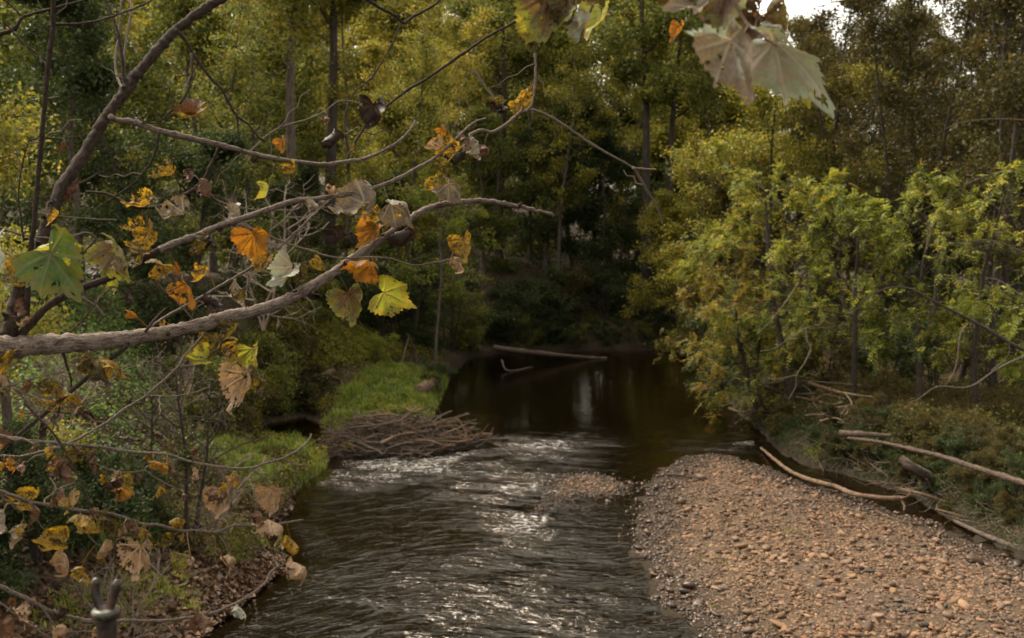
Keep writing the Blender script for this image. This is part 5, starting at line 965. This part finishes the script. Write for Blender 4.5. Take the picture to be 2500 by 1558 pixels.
LV = [ # u, v, length px, direction of the tip (0 right, 90 down), colour, curl, holes, turn about the midrib, nod, ...
 (905, 288, 115, 100, 'dark', .45, 0, 10, -20), (812, 365, 95, 120, 'dark', 1.5, .1, 40, 20), (806, 305, 55, 75, 'brown', 1.2, 0, 60, 0), (693, 358, 52, 75, 'orange', .2, .2, 45, 0), (715, 425, 70, 100, 'yellow', .5, .1, 50, 0),
 (485, 278, 100, 5, 'brown', 1.0, 0, -62, 0), (480, 288, 85, 8, 'yellow', .9, 0, -70, 0), (395, 437, 92, 150, 'yellow', .4, .75, 50, 10), (330, 508, 95, 160, 'yellow', .4, .45, 62, 0), (185, 485, 100, 85, 'brown', 1.1, 0, 20, -20),
 (415, 528, 110, 165, 'grey', .7, .35, 40, 10), (470, 447, 75, 80, 'brown', 1.0, .6, 30, 0), (522, 468, 85, 45, 'brown', 1.6, 0, 40, 0), (652, 482, 75, 95, 'ygreen', .5, 0, 68, 0),
 (1200, 268, 80, 195, 'dark', .9, .1, 30, 0), (1215, 262, 60, 130, 'olive', .7, .3, 30, 0), (1285, 225, 75, 300, 'yellow', .5, .35, 35, 0), (1272, 268, 62, 70, 'yellow', .4, .3, 40, 0),
 (1085, 325, 42, 60, 'orange', .3, 0, 30, 0), (1058, 368, 75, 150, 'tan', .6, .3, 40, 0), (1095, 390, 110, 120, 'yellow', .5, .75, 30, 0), (1175, 365, 95, 45, 'grey', .8, .45, 45, 10), (1195, 380, 80, 60, 'brown', .9, .2, 40, 0), (1110, 402, 90, 150, 'dark', 1.5, .1, 50, 0), (1075, 440, 70, 130, 'olive', .8, .6, 30, 0), (1050, 462, 75, 160, 'yellow', .5, .65, 40, 0), (1118, 470, 105, 40, 'grey', .5, .15, 30, 0), (1150, 345, 70, 30, 'brown', .8, .6, 50, 0),
 (790, 468, 70, 200, 'tan', .9, .4, 60, 0), (780, 500, 60, 30, 'grey', 1.0, .3, 60, 0), (850, 518, 150, 150, 'grey', .45, .12, 42, -10), (912, 492, 115, 75, 'grey', .5, .1, 50, 0), (990, 515, 130, 25, 'grey', .45, .1, 50, -10), (895, 545, 85, 160, 'yellow', .5, .5, 50, 0), (898, 582, 95, 120, 'orange', .4, .15, 30, 0), (1005, 548, 120, 20, 'olive', .4, .1, 45, 0), (960, 550, 80, 120, 'yellow', .4, .3, 40, 0),
 (625, 607, 120, 80, 'orange', .18, .03, 12, -10), (592, 538, 105, 70, 'grey', 1.3, .2, 50, 0), (510, 635, 140, 95, 'olive', .8, .25, 58, 0), (530, 590, 70, 20, 'dark', .8, .3, 40, 0), (495, 685, 85, 110, 'yellow', .5, .4, 40, 0), (465, 720, 100, 60, 'orange', .4, .45, 35, 0), (545, 730, 90, 10, 'dark', 1.1, .2, 45, 0), (612, 722, 95, 35, 'grey', .9, .05, 50, 0), (575, 735, 70, 160, 'olive', .7, .4, 45, 0),
 (695, 680, 115, 125, 'silver', .45, .08, 30, 0), (745, 685, 90, 95, 'olive', .5, .4, 40, 0), (640, 650, 80, 120, 'yellow', .4, .4, 30, 0), (810, 588, 90, 150, 'dark', .8, .2, 30, 0), (968, 602, 110, 155, 'dark', .9, .1, 40, 0), (870, 642, 115, 185, 'orange', 1.0, .1, -60, 0), (790, 645, 60, 50, 'yellow', .4, 0, 45, 0),
 (862, 755, 125, 75, 'mottle', .22, 0, 10, -10, {'label': 'mottled yellow-brown leaf hanging below the limb'}), (972, 727, 125, 20, 'ygreen', .18, 0, 8, -10, {'label': 'fresh yellow-green leaf hanging below the limb'}), (1140, 612, 100, 75, 'yellow', .4, .1, 25, 0), (1135, 648, 75, 50, 'tan', .6, .1, 55, 0),
 (160, 668, 205, 52, 'green', .12, 0, 5, -5, {'label': 'broad green leaf before the fork of the limbs', 'depth': 2.75}), (165, 596, 130, -20, 'ygreen', .3, 0, 50, 0, {'depth': 2.82}), (15, 630, 120, 55, 'silver', .4, 0, 35, 0, {'depth': 2.75}), (40, 655, 70, 60, 'yellow', .4, 0, 35, 0), (30, 692, 95, 170, 'olive', .4, .4, 40, 0), (310, 640, 175, 52, 'mottle', .3, .05, 40, 0, {'depth': 2.95}), (265, 665, 110, 30, 'dark', .7, .35, 45, 0), (285, 690, 90, 60, 'ygreen', .4, .2, 45, 0), (330, 745, 70, 60, 'dark', 1.2, 0, 30, 0), (328, 765, 40, 20, 'orange', .4, 0, 40, 0),
 (318, 565, 75, 170, 'yellow', .4, .6, 40, 0), (372, 580, 85, 60, 'yellow', .3, .25, 30, 0), (335, 607, 85, 190, 'yellow', .4, .7, 40, 0), (355, 640, 100, 70, 'olive', .5, .5, 40, 0), (410, 650, 85, 10, 'yellow', .4, .4, 35, 0), (440, 662, 40, 40, 'orange', .3, 0, 20, 0), (75, 765, 90, 60, 'brown', 1.2, 0, 40, 0), (66, 800, 60, 110, 'tan', 1.3, 0, 50, 0), (135, 540, 60, 110, 'yellow', .5, .4, 60, 0),
 (225, 868, 60, 0, 'yellow', .4, .5, 55, 0), (255, 900, 110, 40, 'olive', .4, .2, 40, 0), (300, 890, 110, 15, 'yellow', .5, .4, 50, 0), (95, 955, 90, 190, 'olive', .6, .4, 45, 0), (190, 965, 105, 15, 'yellow', .4, .25, 40, 0), (120, 985, 110, 165, 'yellow', .4, .6, 40, 0), (25, 895, 105, 100, 'yellow', .5, .4, 30, 0), (30, 930, 70, 30, 'tan', .9, .1, 60, 0),
 (475, 880, 90, 170, 'ygreen', .4, .2, 40, 0), (530, 870, 125, 95, 'olive', .6, .35, 30, 0), (590, 865, 100, 60, 'yellow', .5, .45, 40, 0), (625, 885, 110, 80, 'ygreen', .4, .1, 35, 0), (595, 960, 150, 95, 'tan', .4, .2, 20, 0), (640, 930, 90, 60, 'olive', .5, .3, 30, 0), (560, 825, 90, 110, 'olive', .6, .5, 30, 0),
]
LOW = [
 (178, 1152, 105, 62, 'brown', .9, 0, 35, 0), (20, 1085, 85, 100, 'brown', .8, 0, 30, 0), (45, 1138, 60, 50, 'orange', .5, .1, 40, 0), (72, 1142, 60, 20, 'brown', 1.0, 0, 40, 0), (135, 1142, 55, 130, 'yellow', .5, .3, 40, 0), (392, 1128, 55, 10, 'orange', .4, .2, 50, 0), (440, 1140, 80, 30, 'brown', .9, .2, 45, 0), (470, 1100, 60, 250, 'brown', 1.1, .2, 40, 0), (415, 1150, 45, 60, 'yellow', .5, .3, 40, 0),
 (270, 1200, 75, 170, 'dark', .8, .1, 40, 0), (312, 1192, 70, -10, 'orange', .5, .3, 45, 0), (45, 1220, 85, 190, 'yellow', .4, .2, 40, 0), (235, 1262, 115, 5, 'yellow', .5, .25, 62, 0), (170, 1240, 60, 80, 'yellow', .4, .3, 40, 0), (25, 1285, 115, 60, 'grey', .8, 0, 40, 0), (65, 1325, 100, 70, 'grey', .9, 0, 45, 0), (118, 1328, 110, 175, 'yellow', .4, .15, 45, 0), (160, 1318, 70, 10, 'olive', .5, .3, 40, 0), (278, 1305, 75, 120, 'olive', .4, .45, 30, 0), (345, 1298, 80, 60, 'brown', .8, .4, 40, 0), (372, 1300, 60, 20, 'yellow', .6, .3, 40, 0),
 (545, 1235, 105, 85, 'tan', .35, .15, 25, 0), (672, 1228, 110, 80, 'tan', .4, .05, 28, 0), (690, 1280, 120, 15, 'tan', .8, .1, 65, 0), (650, 1265, 80, 40, 'brown', .9, .2, 40, 0), (735, 1332, 95, 30, 'yellow', .9, .1, 55, 0), (690, 1320, 90, 45, 'olive', .9, .1, 60, 0), (345, 1372, 130, 88, 'tan', .35, .4, 15, 0), (182, 1378, 120, 45, 'tan', .8, .35, 45, 0), (220, 1400, 80, 30, 'yellow', .7, .4, 50, 0), (265, 1362, 90, 110, 'tan', .9, .2, 40, 0), (470, 1395, 125, 80, 'mottle', .6, .35, 50, 0), (485, 1375, 80, 40, 'tan', 1.0, .2, 55, 0), (400, 1335, 70, 150, 'olive', .6, .5, 40, 0), (440, 1255, 75, 320, 'yellow', .9, .2, 65, 0), (530, 1340, 75, 80, 'olive', .7, .6, 50, 0),
 (700, 1408, 62, 120, 'brown', 1.5, 0, 30, 0), (750, 1382, 110, 12, 'tan', .7, .15, 60, 0), (600, 1490, 60, 20, 'silver', .8, .1, 55, 0), (515, 1510, 90, 30, 'brown', 1.0, .1, 40, 0), (40, 1540, 105, 70, 'brown', .6, 0, 30, 0), (465, 1540, 80, 160, 'brown', .9, .2, 45, 0), (580, 1370, 80, 40, 'tan', .9, .2, 60, 0), (150, 1510, 60, 120, 'dark', .9, .2, 40, 0),
]
for q in LV:
    put_leaf(root, RO, NODES, *q[:9], **(q[9] if len(q) > 9 else {}))
low = thing('drooping_bough', 'low drooping sycamore twigs with dry tan leaves, over the near bank', 'branch', tuple(P(-50, 1300, 2.8)))
# the lowest branches belong to a bough of their own
for o in [c for c in root.children]:
    if o.type == 'MESH':
        zc = np.mean([v.co[:] for v in o.data.vertices], 0) + RO; rel = zc - np.array([0, 0, CAMZ]); dd = rel @ ray(CX, CY); vv_ = CY - F * (rel[2] * cP + rel[1] * sP) / dd
        if vv_ > 1050:
            o.parent = low; o.location = tuple(RO - np.array(low.location))
LO = np.array(low.location)
print('parts', len(root.children), len(low.children), sum(c.name.startswith('twig') for c in root.children), sum(c.name.startswith('twig') for c in low.children))
for q in LOW: put_leaf(low, LO, NODES, *q[:9])
def extras(n, vlo, vhi, par, ro, kinds, seed):
    r_ = np.random.default_rng(seed); rel = NODES - np.array([0, 0, CAMZ]); dd = rel @ ray(CX, CY); pu = CX + F * rel[:, 0] / dd; pv = CY - F * (rel[:, 2] * cP + rel[:, 1] * sP) / dd
    ok = np.flatnonzero((pv > vlo) & (pv < vhi) & (pu > 0) & (pu < 1150) & (pv > 330) & (pu < 1150 - np.maximum(pv - 700, 0) * 1.1))
    for i in range(n):
        kx = ok[r_.integers(0, len(ok))]; a = r_.uniform(40, 140); s = r_.uniform(38, 75)
        put_leaf(par, ro, NODES, pu[kx] + r_.normal() * 12, pv[kx] + 8 + s * 0.45, s, a, kinds[r_.integers(0, len(kinds))], r_.uniform(.5, 1.5), r_.uniform(0, .6), r_.uniform(-60, 60), r_.uniform(-25, 25), narrow=r_.uniform(.7, 1))
extras(100 - len(LV), 330, 1040, root, RO, ['olive', 'brown', 'yellow', 'dark'], 5)
extras(96 - len(LOW), 1060, 1540, low, LO, ['olive', 'brown', 'yellow', 'tan', 'brown'], 6)

# leaves hanging into the top of the view on two outer boughs
def bough(name, label, brs, lvs):
    r0 = thing(name, label, 'branch', tuple(P(*brs[0][5][0], brs[0][1]))); ro = np.array(r0.location); nodes = []
    for mat, d0, d1, ra, rb, pts in brs:
        p = np.array([P(u, v, d_) for (u, v), d_ in zip(pts, np.linspace(d0, d1, len(pts)))]); n = len(pts) * 6; q = spline(p, n); mb = MB()
        tube(mb, q, np.linspace(ra * d0 / F, rb * d1 / F, n), 8, rf.uniform(), 0.03, rf); link('twig', mb.mesh('twig', M[mat], ro), parent=r0); nodes.append(q)
    nodes = np.concatenate(nodes)
    for q in lvs: put_leaf(r0, ro, nodes, *q[:9], **{'rows': 22, **(q[9] if len(q) > 9 else {})})
bough('hanging_bough', 'leafy sycamore twig hanging in at the top, backlit green and rust leaves', [('twig', 2.5, 2.45, 4, 3, [(1345, -80), (1342, -30), (1345, 10)]), ('bark_pale', 2.45, 2.45, 3, 3, [(1470, -40), (1440, 30), (1420, 80), (1410, 105)])],
      [(1335, 45, 190, 98, 'mottle', .25, .1, 15, 0, {'depth': 2.45}), (1300, 85, 120, 110, 'ygreen', .3, .1, 25, 0, {'depth': 2.5}), (1390, 40, 130, 80, 'olive', .4, .2, 35, 0, {'depth': 2.42}), (1440, 10, 120, 150, 'olive', .4, .2, 40, 0, {'depth': 2.4}), (1425, 85, 110, 100, 'silver', .5, .2, 78, 0, {'depth': 2.42}),
       (1462, 65, 130, 100, 'ygreen', .3, 0, 60, 0, {'depth': 2.8}), (1280, 78, 70, 180, 'silver', .5, 0, 75, 0, {'depth': 2.7}), (1375, 15, 140, 60, 'orange', .4, .3, 30, 0, {'depth': 2.47})])
bough('hanging_bough', 'sycamore twig hanging in at the top with large silvery and brown drying leaves', [('twig', 2.2, 2.1, 4, 4, [(1760, -60), (1790, 0), (1818, 50), (1830, 62), (1860, 85), (1880, 98), (1915, 130)]), ('twig', 2.12, 2.05, 3, 2, [(1826, 64), (1815, 80), (1798, 100)])],
      [(1968, 166, 285, 36, 'silver', .22, .08, 62, 0, {'depth': 2.1, 'narrow': .72}), (1765, 40, 210, 95, 'mottle', .3, .12, 10, 0, {'depth': 2.25}), (1680, 20, 160, 150, 'grey', .35, .1, 30, 0, {'depth': 2.2}), (1590, 5, 140, 175, 'brown', .4, .15, 45, 0, {'depth': 2.35}), (1835, 40, 190, 40, 'brown', .4, .1, 40, 0, {'depth': 2.3}), (1880, 100, 170, 75, 'mottle', .3, .2, 25, 0, {'depth': 2.28}),
       (1812, 165, 200, 66, 'grey', .4, .12, 48, 0, {'depth': 1.75, 'narrow': .8}), (1715, 112, 150, 190, 'silver', .4, 0, 62, 0, {'depth': 1.85}), (1655, 85, 65, 110, 'orange', .4, 0, 45, 0, {'depth': 2.5}), (1885, 55, 90, 20, 'orange', .5, .3, 50, 0, {'depth': 2.4}), (1905, 75, 95, 25, 'silver', .6, .3, 60, 0, {'depth': 2.2}), (1970, 225, 120, 70, 'ygreen', .3, 0, 40, 0, {'depth': 3.2}), (1930, 215, 90, 110, 'ygreen', .3, 0, 45, 0, {'depth': 3.2})])

# ------------------------------------------------------------------ forked metal post of the bridge
def metal_mat():
    m, nt = newmat('weathered_painted_steel'); tc = N(nt, 'ShaderNodeTexCoord').outputs['Object']; n1 = noise(nt, tc, 40, 5, 0.65); n2 = noise(nt, tc, 11, 3)
    c = ramp(nt, n1.outputs[0], [(0.38, (0.016, 0.013, 0.011)), (0.52, (0.045, 0.032, 0.025)), (0.66, (0.10, 0.05, 0.028))]); c = mixc(nt, ramp(nt, n2.outputs[0], [(0.52, (0, 0, 0)), (0.6, (1, 1, 1))]), c, (0.075, 0.095, 0.070))
    p = principled(nt, c, 0.42, 0.5, bump(nt, n1.outputs[0], 0.4, 0.004)); p.inputs['Metallic'].default_value = 0.35; out(nt, p.outputs[0]); return m
M['steel'] = metal_mat()
D = 2.3; px = D / F
b0 = P(259, 1700, D); c0 = P(259, 1497, D); post = thing('forked_post', 'rusty round steel post topped by a collar and two upright prongs', 'post', tuple(b0)); PO = np.array(post.location)
zax = np.array([0, 0, 1.0])
mb = MB(); tube(mb, np.array([c0 - zax * 0.5, c0 - zax * 0.2, c0 - zax * 0.004]), np.array([24, 24, 24]) * px, 20, 0.5, 0.008, rf); link('post', mb.mesh('post', M['steel'], PO), parent=post)
mb = MB(); pr = [(-14, 25), (-13, 31), (-8, 34), (4, 35), (10, 33), (13, 27), (15, 18), (16, 8)]
q = np.array([c0 + zax * (h * px) for h, r in pr]); tube(mb, q, np.array([r * px for h, r in pr]), 24, 0.5, 0.012, rf); link('collar', mb.mesh('collar', M['steel'], PO), parent=post)
for s_, pts in ((-1, [(254, 1488), (244, 1478), (236, 1460), (232, 1440), (234, 1420), (238, 1412)]), (1, [(264, 1488), (270, 1476), (276, 1458), (282, 1438), (284, 1422), (281, 1416)])):
    mb = MB(); q = spline(np.array([P(u, v, D + 0.0) for u, v in pts]), 22); rr_ = np.full(22, 11.0); rr_[:4] = 15, 13, 12, 11.5; rr_[-4:] = 11, 10, 8, 4
    tube(mb, q, rr_ * px, 14, 0.5, 0.01, rf); link('prong', mb.mesh('prong', M['steel'], PO), parent=post)

# ------------------------------------------------------------------ camera, light, sky
cam = bpy.data.cameras.new('camera'); cam.lens = 35; cam.sensor_width = 36; cam.clip_start = 0.05; cam.clip_end = 2000
cam.dof.use_dof = True; cam.dof.focus_distance = 4.4; cam.dof.aperture_fstop = 4.0
co = link('camera', cam, (0, 0, CAMZ)); co.rotation_euler = (math.pi / 2 - PITCH, 0, 0); S.camera = co
SUN_EL, SUN_AZ = 54, -52          # height of the sun; its bearing from straight ahead, towards the west
d = Vector((math.sin(R(SUN_AZ)) * math.cos(R(SUN_EL)), math.cos(R(SUN_AZ)) * math.cos(R(SUN_EL)), math.sin(R(SUN_EL))))
sl = bpy.data.lights.new('sun', 'SUN'); sl.energy = 1.5; sl.angle = R(22); sl.color = (1, 0.90, 0.74)
so = link('sun', sl, (0, 0, 60)); so.rotation_euler = d.to_track_quat('Z', 'Y').to_euler()
w = bpy.data.worlds.new('World'); S.world = w; w.use_nodes = True; nt = w.node_tree; nt.nodes.clear()
sk = nt.nodes.new('ShaderNodeTexSky'); sk.sky_type = 'NISHITA'; sk.sun_disc = False; sk.sun_elevation = R(SUN_EL); sk.sun_rotation = R(SUN_AZ)
sk.air_density = 1.0; sk.dust_density = 4.0; sk.ozone_density = 1.0
hs = nt.nodes.new('ShaderNodeHueSaturation'); hs.inputs['Saturation'].default_value = 0.25
nt.links.new(sk.outputs[0], hs.inputs['Color'])
tint = mixc(nt, 1.0, hs.outputs[0], (1.0, 0.925, 0.775), 'MULTIPLY')
bg = nt.nodes.new('ShaderNodeBackground'); bg.inputs[1].default_value = 0.15; nt.links.new(tint, bg.inputs[0])
o = nt.nodes.new('ShaderNodeOutputWorld'); nt.links.new(bg.outputs[0], o.inputs[0])
S.view_settings.view_transform = 'Standard'; S.view_settings.look = 'None'; S.view_settings.exposure = 1.7; S.view_settings.gamma = 1.0
S.render.engine = 'CYCLES'
S.cycles.max_bounces = 6; S.cycles.diffuse_bounces = 2; S.cycles.glossy_bounces = 3; S.cycles.transmission_bounces = 3; S.cycles.transparent_max_bounces = 6
S.cycles.use_denoising = True; S.cycles.sample_clamp_indirect = 4.0; S.cycles.caustics_reflective = False; S.cycles.caustics_refractive = False
